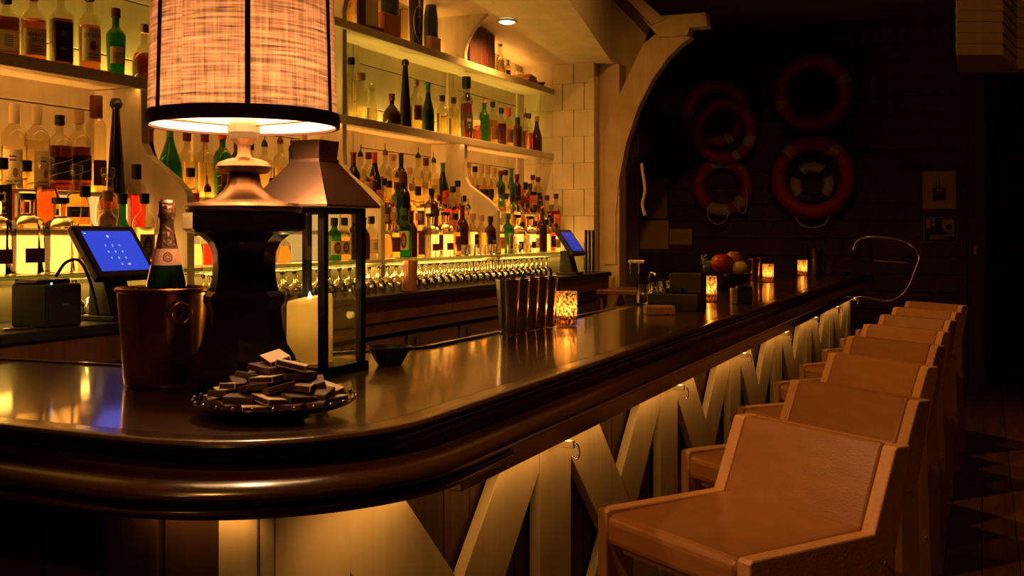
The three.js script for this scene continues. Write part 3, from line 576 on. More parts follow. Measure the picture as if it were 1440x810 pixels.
// ---------------------------------------------------------------- fruit bowl and bar caddies
{
  const c = onY(1022, 408, BAR), [x, y, z] = c;
  const o = thing('fruit_bowl', 'dark wide bowl heaped with fruit on the bar', 'bowl', c);
  mesh('bowl', flat(lathe([[0, 0.001], [0.07, 0.001], [0.074, 0.008], [0.13, 0.062], [0.152, 0.098], [0.154, 0.102], [0.149, 0.100], [0.12, 0.06], [0.06, 0.016], [0, 0.014]], 44), 0.5), M.lacquer, o);
  const fruit = (name, label, r, pos, mat, sq = 1) => { const f = thing(name, label, 'fruit', [x + pos[0], y + pos[1], z + pos[2]]); const g = new THREE.SphereGeometry(r, 24, 16); g.scale(1, sq, 1); const p = g.attributes.position; for (let i = 0; i < p.count; i++) { const q = Math.hypot(p.getX(i), p.getZ(i)) / r; if (p.getY(i) > 0) p.setY(i, p.getY(i) - 0.012 * Math.exp(-q * q * 18)); } g.computeVertexNormals(); mesh('skin', g, mat, f); mesh('stem', rod([0, r * sq - 0.014, 0], [0.002, r * sq + 0.004, 0.001], 0.0016, 6), M.plank[0], f); return f; };
  const s = (a, b, d) => phys(lin(a, b, d), 0.35);
  fruit('red_mango', 'large red mango in the dark fruit bowl', 0.066, [-0.02, 0.163, 0.045], s(0.50, 0.05, 0.035), 0.86);
  fruit('orange', 'orange at the back of the dark fruit bowl', 0.050, [0.03, 0.185, -0.055], s(0.55, 0.20, 0.035));
  fruit('lemon', 'pale yellow lemon on the right of the dark fruit bowl', 0.046, [0.085, 0.135, 0.03], s(0.55, 0.40, 0.05), 0.9);
  fruit('lime', 'dark green lime at the left of the dark fruit bowl', 0.045, [-0.105, 0.140, -0.02], s(0.08, 0.14, 0.02), 0.9);
  fruit('orange', 'orange low in the middle of the dark fruit bowl', 0.042, [0.0, 0.060, -0.03], s(0.55, 0.20, 0.035));
  fruit('lime', 'lime low at the front of the dark fruit bowl', 0.036, [0.062, 0.070, 0.055], s(0.10, 0.17, 0.02), 0.9);
  fruit('lemon', 'lemon low at the left of the dark fruit bowl', 0.035, [-0.072, 0.068, 0.02], s(0.55, 0.40, 0.05), 0.9);
  const herb = thing('mint_bunch', 'small bright green mint bunch beside the red mango', 'herb', [x - 0.122, y + 0.150, z + 0.066]);
  const leaf = new THREE.Shape(); leaf.moveTo(0, 0); leaf.quadraticCurveTo(0.011, 0.012, 0, 0.032); leaf.quadraticCurveTo(-0.011, 0.012, 0, 0);
  const lg = new THREE.ExtrudeGeometry(leaf, { depth: 0.0008, bevelEnabled: false, curveSegments: 5 });
  for (let k = 0; k < 18; k++) { const l = mesh('leaf', lg, std(lin(0.20, 0.34, 0.03), 0.5), herb); l.position.set(rr(-0.015, 0.015), rr(-0.01, 0.045), rr(-0.015, 0.015)); l.rotation.set(rr(-1.3, 1.3), rr(0, 6.3), rr(-0.9, 0.9)); }
  mesh('stems', join(rod([0, -0.05, 0], [0.008, 0.03, 0], 0.0015, 5), rod([0, -0.05, 0], [-0.01, 0.04, 0.006], 0.0015, 5)), std(lin(0.14, 0.22, 0.03), 0.6), herb);

  // black garnish caddy with its napkin stack
  const k = onY(952, 436, BAR);
  const cad = thing('bar_caddy', 'black bar caddy with compartments standing before the fruit bowl', 'caddy', k);
  mesh('body', rspan(-0.115, 0.115, 0, 0.075, -0.075, 0.075, 0.006), M.black, cad);
  mesh('back_box', rspan(-0.03, 0.115, 0.075, 0.165, -0.075, 0.02, 0.006), M.black, cad);
  for (const dx of [-0.03, 0.035]) mesh('divider', rspan(dx - 0.002, dx + 0.002, 0.075, 0.098, 0.022, 0.073, 0.001), M.black, cad);
  const nb = onY(927, 442, BAR);
  tag(at(mesh('napkin_stack', rspan(-0.06, 0.06, 0.001, 0.036, -0.05, 0.05, 0.004), M.bamboo), ...nb, 0.42), 'square stack of tan napkins in front of the black caddy', 'napkins');
  const tum = flat(lathe([[0, 0.001], [0.032, 0.001], [0.034, 0.006], [0.039, 0.098], [0.0375, 0.098], [0.0325, 0.010], [0, 0.010]], 28), 0.5);
  for (const [px, py, dx] of [[921, 424, 0], [932, 421, 0], [906, 428, 0]]) tag(at(mesh('tumbler', tum, M.stemGlass), ...onY(px, py, BAR)), 'empty clear tumbler beside the black caddy on the bar', 'glass', 'tumblers by the caddy');
  const nh = onY(1046, 427, BAR);
  const h = thing('napkin_holder', 'small black napkin holder block with wooden side on the bar', 'napkin holder', nh, 0.4);
  mesh('block', rspan(-0.035, 0.035, 0.0, 0.085, -0.03, 0.03, 0.003), M.black, h);
  mesh('wood_side', rspan(-0.062, -0.036, 0.0, 0.075, -0.03, 0.03, 0.003), M.bamboo, h);
  // vase and glass near the far end
  const vz = onY(1146, 386.5, BAR);
  tag(at(mesh('black_vase', flat(lathe([[0, 0.001], [0.045, 0.001], [0.05, 0.02], [0.058, 0.16], [0.066, 0.215], [0.062, 0.215], [0.05, 0.16], [0, 0.15]], 32), 0.5), M.black), ...vz), 'black flared vase at the far end of the bar', 'vase');
  tag(at(mesh('tumbler', tum, M.stemGlass), ...onY(1165, 386.5, BAR)), 'empty clear tumbler beside the black vase', 'glass');
  const lt = onY(1195, 384, BAR);
  tag(at(mesh('bar_mat', rspan(-0.16, 0.16, 0.0005, 0.012, -0.20, 0.20, 0.004), M.rubber), -1.20, BAR, -9.28), 'long black rubber bar mat at the far end of the bar', 'mat');
}
// chrome server rail at the bar's end
{
  const P = [[1200, 352], [1203, 342], [1213, 335], [1240, 334], [1268, 338], [1285, 348], [1293, 362], [1288, 378], [1278, 402], [1268, 415], [1250, 423], [1232, 421], [1212, 416]].map(([a, b]) => onZ(a, b, -8.95));
  const o = thing('server_rail', 'bent chrome server rail hooping out at the far bar end', 'rail');
  mesh('hoop', tube(P, 0.013, 70, 10), M.chrome, o);
  const a = onZ(1212, 416, -8.95), b = onZ(1200, 352, -8.95);
  mesh('fixing', rod([a[0] + 0.005, a[1], a[2]], [-0.978, a[1] - 0.02, -9.2], 0.012), M.chrome, o);
  const q = onZ(1228, 367, -9.25), r = onZ(1277, 370, -9.25);
  mesh('cross_bar', rod(q, r, 0.010), M.brass, o);
}

// ---------------------------------------------------------------- tills, printer, straws on the back bar
const screenTex = canvasTex(256, 192, (g, w, h) => {
  g.fillStyle = '#2f49d8'; g.fillRect(0, 0, w, h); g.fillStyle = '#dfe6ff';
  g.beginPath(); g.arc(120, 26, 6, 0, 7); g.fill(); g.fillRect(8, 8, 10, 6);
  g.font = 'bold 15px sans-serif'; g.textAlign = 'center';
  ['1', '2', '3', '4', '5', '6', '7', '8', '9'].forEach((t, i) => g.fillText(t, 84 + (i % 3) * 36, 76 + Math.floor(i / 3) * 30)); g.fillText('0', 120, 166); g.fillText('ok', 156, 166);
});
function till(name, label, pos, ry, w, h, glow) {
  const o = thing(name, label, 'till', pos, ry);
  mesh('stand', rspan(-0.10, 0.05, 0, 0.018, -0.07, 0.07, 0.004), M.black, o);
  mesh('neck', prism([[-0.08, 0.018], [0.02, 0.018], [-0.02, 0.16], [-0.075, 0.16]], 0.10, 'xy', 0.004), M.black, o);
  const s = new THREE.Group(); s.name = 'screen_head'; o.add(s); s.position.set(-0.02, 0.215, 0); s.rotation.z = 0.62;
  mesh('bezel', rbox(0.03, h + 0.05, w + 0.05, 0.008), M.black, s);
  const pl = new THREE.PlaneGeometry(w, h).rotateY(Math.PI / 2).translate(0.0157, 0, 0);
  mesh('screen', pl, new THREE.MeshStandardMaterial({ color: 0x000000, emissive: 0xffffff, emissiveMap: screenTex, emissiveIntensity: glow, roughness: 0.25 }), s);
  o.updateMatrixWorld(true);
  const p = s.localToWorld(new THREE.Vector3(0.02, 0, 0)), t = s.localToWorld(new THREE.Vector3(1, 0, 0));
  rectLight('till_screen_light', w, h, p.toArray(), t.toArray(), lin(0.16, 0.22, 1), 0.5);
  return o;
}
till('till', 'black till with glowing blue keypad screen beside the receipt printer', [-2.56, COUNTER, onX(160, 352, -2.58)[2]], 0.0, 0.215, 0.155, 0.95);
till('till', 'black till with blue screen beside the white column', [-2.545, COUNTER, onX(803, 345, -2.56)[2]], 0.0, 0.20, 0.155, 0.5);
{
  const a = onX(65, 425, -2.52);
  const o = thing('receipt_printer', 'black receipt printer with small white maker mark on counter', 'printer', [-2.59, COUNTER, a[2] - 0.068]);
  mesh('housing', rspan(-0.075, 0.07, 0, 0.128, -0.068, 0.068, 0.008), M.blackMatte, o);
  mesh('lid', rspan(-0.07, 0.03, 0.128, 0.142, -0.062, 0.062, 0.005), M.black, o);
  mesh('front_panel', rspan(0.069, 0.073, 0.006, 0.122, -0.062, 0.062, 0.001), std(lin(0.03, 0.02, 0.015), 0.6), o);
  const lg = canvasTex(128, 32, (g, w, h) => { g.fillStyle = '#2a211a'; g.fillRect(0, 0, w, h); g.fillStyle = '#d8cfc0'; g.font = 'bold 26px sans-serif'; g.textAlign = 'center'; g.fillText('EPSON', w / 2, 26); });
  mesh('maker_mark', new THREE.PlaneGeometry(0.036, 0.009).rotateY(Math.PI / 2).translate(0.0736, 0.067, 0.0), std(0xffffff, 0.6, { map: lg }), o);
  mesh('status_light', new THREE.SphereGeometry(0.003, 8, 6).translate(0.066, 0.131, 0.045), emissive(lin(0.2, 0.5, 1), 6), o);
  const cd = mesh('cable', tube([[-2.60, COUNTER + 0.148, a[2] - 0.11], [-2.60, COUNTER + 0.19, a[2] - 0.15], [-2.60, COUNTER + 0.195, a[2] - 0.2], [-2.60, COUNTER + 0.13, a[2] - 0.245], [-2.58, COUNTER + 0.02, a[2] - 0.26]], 0.005, 30, 6), M.rubber);
  tag(cd, 'black cable looping from the receipt printer to the till', 'cable');
  for (let k = 0; k < 3; k++) {
    const p = onX(824 + k * 5, 380, -2.56);
    tag(mesh('straw_tube', cyl(0.011, 0.011, 0.30, 12, -2.56, COUNTER + 0.152, p[2]), M.black), 'upright black tube beside the till at the white column', 'tube', 'black tubes by the column');
  }
  // small service cabinet past the end of the back bar
  const cb = thing('service_cabinet', 'low wooden service cabinet with steel shelf behind the far bar', 'cabinet', [-2.18, 0, -7.2]);
  mesh('body', worldUV(rspan(-0.25, 0.22, 0, 0.86, -0.28, 0.25, 0.005)), M.counterWood, cb);
  mesh('top', worldUV(rspan(-0.26, 0.24, 0.97, 1.0, -0.30, 0.27, 0.005)), M.counterWood, cb);
  for (const x of [-0.24, 0.21]) mesh('post', rspan(x, x + 0.02, 0.86, 0.97, 0.22, 0.25, 0.003), M.counterWood, cb);
  mesh('steel_shelf', rspan(-0.22, 0.2, 0.862, 0.872, -0.2, 0.24, 0.002), M.steel, cb);
  // tap standing on the cabinet
  const tp = thing('water_tap', 'slim chrome swan-neck tap on the service cabinet', 'tap', [-2.10, 1.0, -7.05]);
  mesh('spout', tube([[0, 0, 0], [0, 0.09, 0], [0.02, 0.12, 0.02], [0.06, 0.11, 0.05], [0.06, 0.09, 0.05]], 0.008, 24, 8), M.chrome, tp);
  mesh('foot', cyl(0.02, 0.016, 0.02, 16, 0, 0.01, 0), M.chrome, tp);
  // sink edge and loose gear on the back counter at left
  const bx = onX(40, 452, -2.52);
  tag(mesh('bar_tool', rod([-2.53, COUNTER + 0.006, bx[2] + 0.08], [-2.53, COUNTER + 0.006, bx[2] - 0.02], 0.005), M.chrome), 'steel bar spoon lying before the receipt printer', 'bar tool');
  // under-counter open shelf with pale boxes behind the near leg
  const sb = thing('under_shelf', 'wooden under-counter shelf frame below the receipt printer', 'shelf', [-2.46, 0, -2.45]);
  mesh('rail', worldUV(rspan(0, 0.03, 0.90, 0.93, 0.35, -0.5, 0.003)), M.counterWood, sb);
  for (const z of [-0.06, -0.36]) mesh('post', worldUV(rspan(0, 0.03, 0.05, 0.9, z, z - 0.035, 0.003)), M.counterWood, sb);
}

// ---------------------------------------------------------------- far wall: life rings, notices, pictures
{
  const ZF = FAR + 0.001;
  const seg = (R, r, a0, a1) => { const g = new THREE.TorusGeometry(R, r, 14, 20, a1 - a0); g.rotateZ(a0); return g; };
  // bands: [centre angle, width] in degrees; the floats fill the rest
  function lifeRing(label, px, py, z, R, r, mats, bands) {
    const o = thing('life_ring', label, 'life ring', onZ(px, py, z)); o.rotation.x = 0.05;
    const b = bands.map(([c, w]) => [(c - w / 2) * Math.PI / 180, (c + w / 2) * Math.PI / 180]).sort((p, q) => p[0] - q[0]);
    b.forEach(([a0, a1], i) => { mesh('band', seg(R, r * 1.03, a0, a1), mats[1], o); mesh('float', seg(R, r, a1, i + 1 < b.length ? b[i + 1][0] : b[0][0] + 2 * Math.PI), mats[0], o); });
    return o;
  }
  const navy = std(lin(0.02, 0.025, 0.06), 0.6), RW = [M.ringRed, M.ringWhite];
  const a = lifeRing('red life ring with two pale bands around a smaller navy and cream ring', 1143, 250, ZF + 0.105, 0.325, 0.072, RW, [[50, 17], [128, 15]]);
  mesh('grab_rope', tube([[-0.16, -0.36, 0.05], [-0.11, -0.44, 0.05], [0, -0.47, 0.05], [0.11, -0.44, 0.05], [0.16, -0.36, 0.05]], 0.008, 24, 6), M.rope, a);
  lifeRing('small navy and cream ring inside the red life ring', 1142, 258, ZF + 0.085, 0.155, 0.05, [navy, M.ringWhite], [[90, 76], [190, 62], [-10, 62]]);
  lifeRing('red life ring hung high above the one with the navy centre', 1143, 130, ZF + 0.105, 0.30, 0.07, RW, [[20, 14], [200, 14]]);
  lifeRing('red life ring at the top of the cluster near the timber post', 1006, 160, ZF + 0.105, 0.27, 0.068, RW, [[180, 12], [300, 12]]);
  lifeRing('slim red life ring hung in front, in the middle of the cluster', 1018, 185, ZF + 0.245, 0.26, 0.055, RW, [[-22, 22], [-62, 12]]);
  const e = lifeRing('life ring with cream panels and hanging ropes low in the cluster', 1016, 262, ZF + 0.10, 0.235, 0.06, RW, [[92, 46], [262, 52], [-42, 26]]);
  mesh('grab_rope', tube([[-0.14, -0.20, 0.06], [-0.12, -0.32, 0.06], [-0.04, -0.37, 0.06], [0.05, -0.32, 0.06], [0.07, -0.22, 0.06]], 0.008, 24, 6), M.rope, e);
  mesh('grab_rope', tube([[0.14, -0.10, 0.06], [0.17, -0.24, 0.06], [0.22, -0.26, 0.06], [0.25, -0.14, 0.06], [0.24, -0.02, 0.06]], 0.008, 24, 6), M.rope, e);
  // notices
  const note = (label, x0, y0, x1, y1, mat) => { const p = onZ((x0 + x1) / 2, (y0 + y1) / 2, ZF + 0.006), q = onZ(x0, y0, ZF + 0.006), r = onZ(x1, y1, ZF + 0.006); return tag(mesh('notice', rbox(r[0] - q[0], q[1] - r[1], 0.006, 0.001, ...p), mat), label, 'notice'); };
  const dull = std(lin(0.30, 0.20, 0.09), 0.7), tan = std(lin(0.52, 0.38, 0.19), 0.7);
  note('dim tall notice on the far wall above the square one', 897, 252, 938, 307, dull);
  note('square tan notice on the far wall', 900, 310, 940, 350, tan);
  note('small tan card on the far wall beside the square notice', 941, 322, 973, 344, tan);
  // framed print and photograph
  const pic = (label, x0, y0, x1, y1, tex) => {
    const p = onZ((x0 + x1) / 2, (y0 + y1) / 2, ZF + 0.01), q = onZ(x0, y0, ZF), r = onZ(x1, y1, ZF), w = r[0] - q[0], h = q[1] - r[1];
    const o = thing('wall_picture', label, 'picture', p); mesh('backing', rbox(w, h, 0.02, 0.003), std(lin(0.42, 0.28, 0.11), 0.7), o);
    mesh('print', new THREE.PlaneGeometry(w * 0.96, h * 0.96).translate(0, 0, 0.0105), std(0xffffff, 0.7, { map: tex }), o);
  };
  pic('cream mounted print of a small dark vessel on the far wall', 1297, 241, 1345, 294, canvasTex(128, 140, (g, w, h) => { g.fillStyle = '#c9a662'; g.fillRect(0, 0, w, h); g.fillStyle = '#2c1a12'; g.fillRect(38, 62, 52, 46); g.fillStyle = '#6a4c30'; g.beginPath(); g.arc(64, 74, 16, 0, 7); g.fill(); g.fillStyle = '#c9a662'; g.fillRect(52, 66, 20, 6); g.fillStyle = '#4a3020'; g.fillRect(50, 40, 4, 22); g.fillRect(62, 34, 3, 28); }));
  pic('dark photograph with pale figures below the cream print', 1299, 305, 1346, 341, canvasTex(128, 100, (g, w, h) => { g.fillStyle = '#1d110c'; g.fillRect(0, 0, w, h); g.fillStyle = '#a88a58'; g.fillRect(6, 4, 18, 40); g.fillRect(30, 2, 12, 34); g.fillRect(70, 6, 48, 52); g.fillStyle = '#7c6440'; g.fillRect(20, 70, 76, 20); g.fillRect(92, 60, 30, 18); g.fillStyle = '#1d110c'; g.beginPath(); g.arc(60, 50, 16, 0, 7); g.fill(); g.beginPath(); g.arc(98, 40, 12, 0, 7); g.fill(); }));
  // door plate on the jamb
  const kn = onZ(1372, 352, FAR + 0.031);
  tag(mesh('door_plate', rbox(0.03, 0.09, 0.008, 0.002, -0.08, kn[1], FAR + 0.035), M.brass), 'small brass plate on the dark door jamb', 'plate');
  // rope hung on the timber post
  tag(mesh('bell_rope', tube([[-2.30, 1.90, -7.54], [-2.29, 1.85, -7.52], [-2.27, 1.70, -7.52], [-2.29, 1.60, -7.52], [-2.27, 1.52, -7.52]], 0.012, 24, 7), M.rope), 'short knotted rope hanging on the painted timber post', 'rope');
  const hk = thing('wall_rack', 'small metal rack with two prongs on the painted timber post', 'rack', [-2.34, 1.18, -7.54]);
  mesh('bar', rbox(0.13, 0.03, 0.03, 0.008), M.brushed, hk);
  for (const x of [-0.045, 0.02]) mesh('prong', rod([x, 0, 0.01], [x, -0.09, 0.012], 0.005), M.brushed, hk);
}

// ---------------------------------------------------------------- bottles
const glassMats = {
  clear: phys(lin(0.84, 0.80, 0.66), 0.05, { transmission: 1, thickness: 0 }),
  green: phys(lin(0.10, 0.36, 0.06), 0.06, { transmission: 0.9, thickness: 0 }),
  dgreen: phys(lin(0.035, 0.075, 0.022), 0.07, { transmission: 0.75, thickness: 0 }),
  brown: phys(lin(0.16, 0.06, 0.018), 0.07, { transmission: 0.8, thickness: 0 }),
  dark: phys(lin(0.018, 0.012, 0.010), 0.1, { transmission: 0.3, thickness: 0 }),
  full: phys(lin(0.97, 0.96, 0.92), 0.02, { transmission: 1, thickness: 0.06, ior: 1.38, attenuationColor: lin(0.90, 0.76, 0.50), attenuationDistance: 0.08 }),
  rose: phys(lin(0.85, 0.42, 0.30), 0.06, { transmission: 0.9, thickness: 0 }),
};
const liqCol = { whisky: [0.62, 0.22, 0.05], amber: [0.80, 0.42, 0.10], dark: [0.22, 0.055, 0.02], red: [0.62, 0.05, 0.035], pale: [0.86, 0.74, 0.38], water: [0.92, 0.82, 0.62], green: [0.25, 0.55, 0.06] };
const liquids = {}; for (const k in liqCol) liquids[k] = phys(lin(0.97, 0.97, 0.95), 0.03, { transmission: 1, thickness: 0.06, ior: 1.36, attenuationColor: lin(...liqCol[k]), attenuationDistance: 0.055 });
const capMats = { black: M.black, maroon: std(lin(0.10, 0.012, 0.012), 0.4), red: std(lin(0.42, 0.03, 0.02), 0.4), cork: std(lin(0.42, 0.26, 0.13), 0.8), gold: std(lin(0.75, 0.5, 0.2), 0.3, { metalness: 1 }), cream: std(lin(0.6, 0.5, 0.35), 0.5), glass: M.clearGlass, green: std(lin(0.05, 0.14, 0.03), 0.4) };
const labelTex = {};
const lines = (g, w, y0, n, col, s) => { g.fillStyle = col; for (let i = 0; i < n; i++) g.fillRect(w * (0.22 + 0.06 * ((i * 3 + s) % 3)), y0 + i * 15, w * (0.56 - 0.12 * ((i * 3 + s) % 3)), 6); };
const mk = (name, fn) => { labelTex[name] = std(0xffffff, 0.65, { map: canvasTex(160, 160, fn), side: THREE.DoubleSide }); };
mk('cream', (g, w, h) => { g.fillStyle = '#e3cda0'; g.fillRect(0, 0, w, h); g.strokeStyle = '#7a5530'; g.lineWidth = 3; g.strokeRect(6, 6, w - 12, h - 12); lines(g, w, 40, 6, '#5b3a20', 1); });
mk('white', (g, w, h) => { g.fillStyle = '#eee3c8'; g.fillRect(0, 0, w, h); lines(g, w, 26, 2, '#4a3a2a', 2); g.fillStyle = '#9a7a48'; g.beginPath(); g.arc(w * 0.62, 96, 20, 0, 7); g.fill(); lines(g, w, 128, 2, '#6b553a', 0); });
mk('black', (g, w, h) => { g.fillStyle = '#120d0b'; g.fillRect(0, 0, w, h); lines(g, w, 46, 2, '#bfae8e', 0); lines(g, w, 92, 3, '#857660', 2); });
mk('stripe', (g, w, h) => { g.fillStyle = '#140c0a'; g.fillRect(0, 0, w, h); g.fillStyle = '#cbb68c'; g.save(); g.rotate(-0.32); g.fillRect(-60, 60, 300, 5); g.fillRect(-60, 128, 300, 5); g.restore(); });
mk('brown', (g, w, h) => { g.fillStyle = '#5b2c16'; g.fillRect(0, 0, w, h); lines(g, w, 56, 4, '#2c130a', 1); });
mk('red', (g, w, h) => { g.fillStyle = '#a3161c'; g.fillRect(0, 0, w, h); lines(g, w, 50, 4, '#e0b090', 1); });
mk('orange', (g, w, h) => { g.fillStyle = '#cf6a34'; g.fillRect(0, 0, w, h); lines(g, w, 40, 5, '#6b2510', 2); });
mk('yellow', (g, w, h) => { g.fillStyle = '#cbb03a'; g.fillRect(0, 0, w, h); lines(g, w, 56, 4, '#5a4a10', 0); });
mk('pink', (g, w, h) => { g.fillStyle = '#d97a66'; g.fillRect(0, 0, w, h); lines(g, w, 60, 3, '#7a2a20', 0); });
mk('oval', (g, w, h) => { g.fillStyle = '#d8c88e'; g.fillRect(0, 0, w, h); g.fillStyle = '#5c3a22'; g.beginPath(); g.ellipse(w / 2, h / 2, 46, 66, 0, 0, 7); g.fill(); g.fillStyle = '#b08a58'; g.beginPath(); g.ellipse(w / 2, h / 2, 24, 36, 0, 0, 7); g.fill(); lines(g, w, 76, 1, '#3a2010', 0); });
mk('makers', (g, w, h) => { g.fillStyle = '#d9bd8d'; g.fillRect(0, 0, w, h); g.fillStyle = '#4a2814'; g.font = 'italic bold 30px serif'; g.textAlign = 'center'; g.fillText("Maker's", 80, 46); g.fillText('Mark', 92, 80); lines(g, w, 104, 3, '#7a5030', 1); });
mk('beam', (g, w, h) => { g.fillStyle = '#d8c39a'; g.fillRect(0, 0, w, h); g.fillStyle = '#2a1a12'; g.font = 'bold 26px serif'; g.textAlign = 'center'; g.fillText('JIM BEAM', 80, 44); g.fillStyle = '#8a2018'; g.beginPath(); g.arc(80, 86, 24, 0, 7); g.fill(); lines(g, w, 124, 2, '#6a4a30', 1); });
mk('script', (g, w, h) => { g.fillStyle = '#150e0c'; g.fillRect(0, 0, w, h); g.fillStyle = '#c9bda0'; g.font = 'italic 26px serif'; g.textAlign = 'center'; g.fillText('Jim', 76, 52); lines(g, w, 108, 1, '#a09070', 2); });
mk('n98', (g, w, h) => { g.fillStyle = '#1b100d'; g.fillRect(0, 0, w, h); g.fillStyle = '#e6d4b0'; g.font = 'bold 62px sans-serif'; g.textAlign = 'center'; g.fillText('98', 84, 74); g.font = 'bold 22px sans-serif'; g.fillText('OLAR', 84, 106); lines(g, w, 118, 2, '#a8916a', 0); });
mk('scroll', (g, w, h) => { g.fillStyle = '#0d0b0e'; g.fillRect(0, 0, w, h); g.strokeStyle = '#b7ab98'; g.lineWidth = 5; for (const s of [-1, 1]) { g.beginPath(); g.moveTo(80, 150); g.bezierCurveTo(80 + s * 70, 110, 80 + s * 60, 50, 80 + s * 20, 30); g.bezierCurveTo(80 - s * 8, 18, 80 - s * 16, 60, 80 + s * 14, 66); g.stroke(); } g.fillStyle = '#d5c6ac'; g.beginPath(); g.arc(80, 18, 14, 0, 7); g.fill(); g.beginPath(); g.moveTo(80, 60); g.bezierCurveTo(100, 80, 60, 100, 84, 120); g.stroke(); });

// style: [profile of (radius share, height share)], neck radius in metres is 'n'
const STY = {
  wine: [[0.92, 0], [1, 0.015], [1, 0.56], [0.95, 0.61], [0.72, 0.67], ['n', 0.74], ['n', 0.97], ['k', 0.975], ['k', 1]],
  burgundy: [[0.92, 0], [1, 0.015], [1, 0.36], [0.93, 0.46], [0.70, 0.58], [0.48, 0.68], ['n', 0.80], ['n', 0.97], ['k', 0.975], ['k', 1]],
  round: [[0.9, 0], [1, 0.02], [1, 0.58], [0.97, 0.635], [0.80, 0.69], [0.52, 0.73], ['n', 0.765], ['n', 0.93], ['k', 0.94], ['k', 0.96]],
  square: [[0.95, 0], [1, 0.02], [1, 0.60], [0.97, 0.645], [0.80, 0.69], [0.50, 0.72], ['n', 0.76], ['n', 0.92], ['k', 0.93], ['k', 0.96]],
  decanter: [[0.70, 0], [0.85, 0.02], [0.98, 0.14], [1, 0.26], [0.94, 0.40], [0.74, 0.52], [0.45, 0.61], ['n', 0.68], ['n', 0.86], ['k', 0.88], ['k', 0.90]],
  tall: [[0.92, 0], [1, 0.01], [0.97, 0.12], [0.80, 0.40], [0.55, 0.70], [0.42, 0.86], ['n', 0.93], ['n', 0.96], ['k', 0.965], ['k', 1]],
  shoulder: [[0.80, 0], [0.84, 0.015], [1, 0.56], [1, 0.61], [0.90, 0.655], [0.50, 0.71], ['n', 0.75], ['n', 0.92], ['k', 0.93], ['k', 0.95]],
  slim: [[0.9, 0], [1, 0.015], [1, 0.66], [0.94, 0.71], [0.62, 0.76], ['n', 0.80], ['n', 0.96], ['k', 0.965], ['k', 0.985]],
  facet: [[0.62, 0], [0.78, 0.02], [1, 0.30], [0.98, 0.44], [0.60, 0.66], ['n', 0.70], ['n', 0.86], ['k', 0.88], ['k', 0.90]],
};
const styleWord = { wine: 'wine', burgundy: 'slope-shouldered', round: 'round-shouldered', square: 'square', decanter: 'bulbous', tall: 'tall tapering', shoulder: 'broad-shouldered', slim: 'slim straight', facet: 'faceted' };
const gCache = new Map();
const cached = (k, f) => { if (!gCache.has(k)) gCache.set(k, f()); return gCache.get(k); };
function squareUp(g, R, nr) { const p = g.attributes.position; for (let i = 0; i < p.count; i++) { const x = p.getX(i), z = p.getZ(i), r = Math.hypot(x, z); if (r < 1e-6) continue; const w = Math.min(1, Math.max(0, (r - nr) / (R - nr))), c = Math.abs(x / r), s = Math.abs(z / r), q = Math.pow(c ** 7 + s ** 7, -1 / 7); const k = 1 + (q - 1) * w; p.setX(i, x * k * (1 - 0.08 * w)); p.setZ(i, z * k * (1 - 0.08 * w)); } g.computeVertexNormals(); return g; }
const rowCount = [];
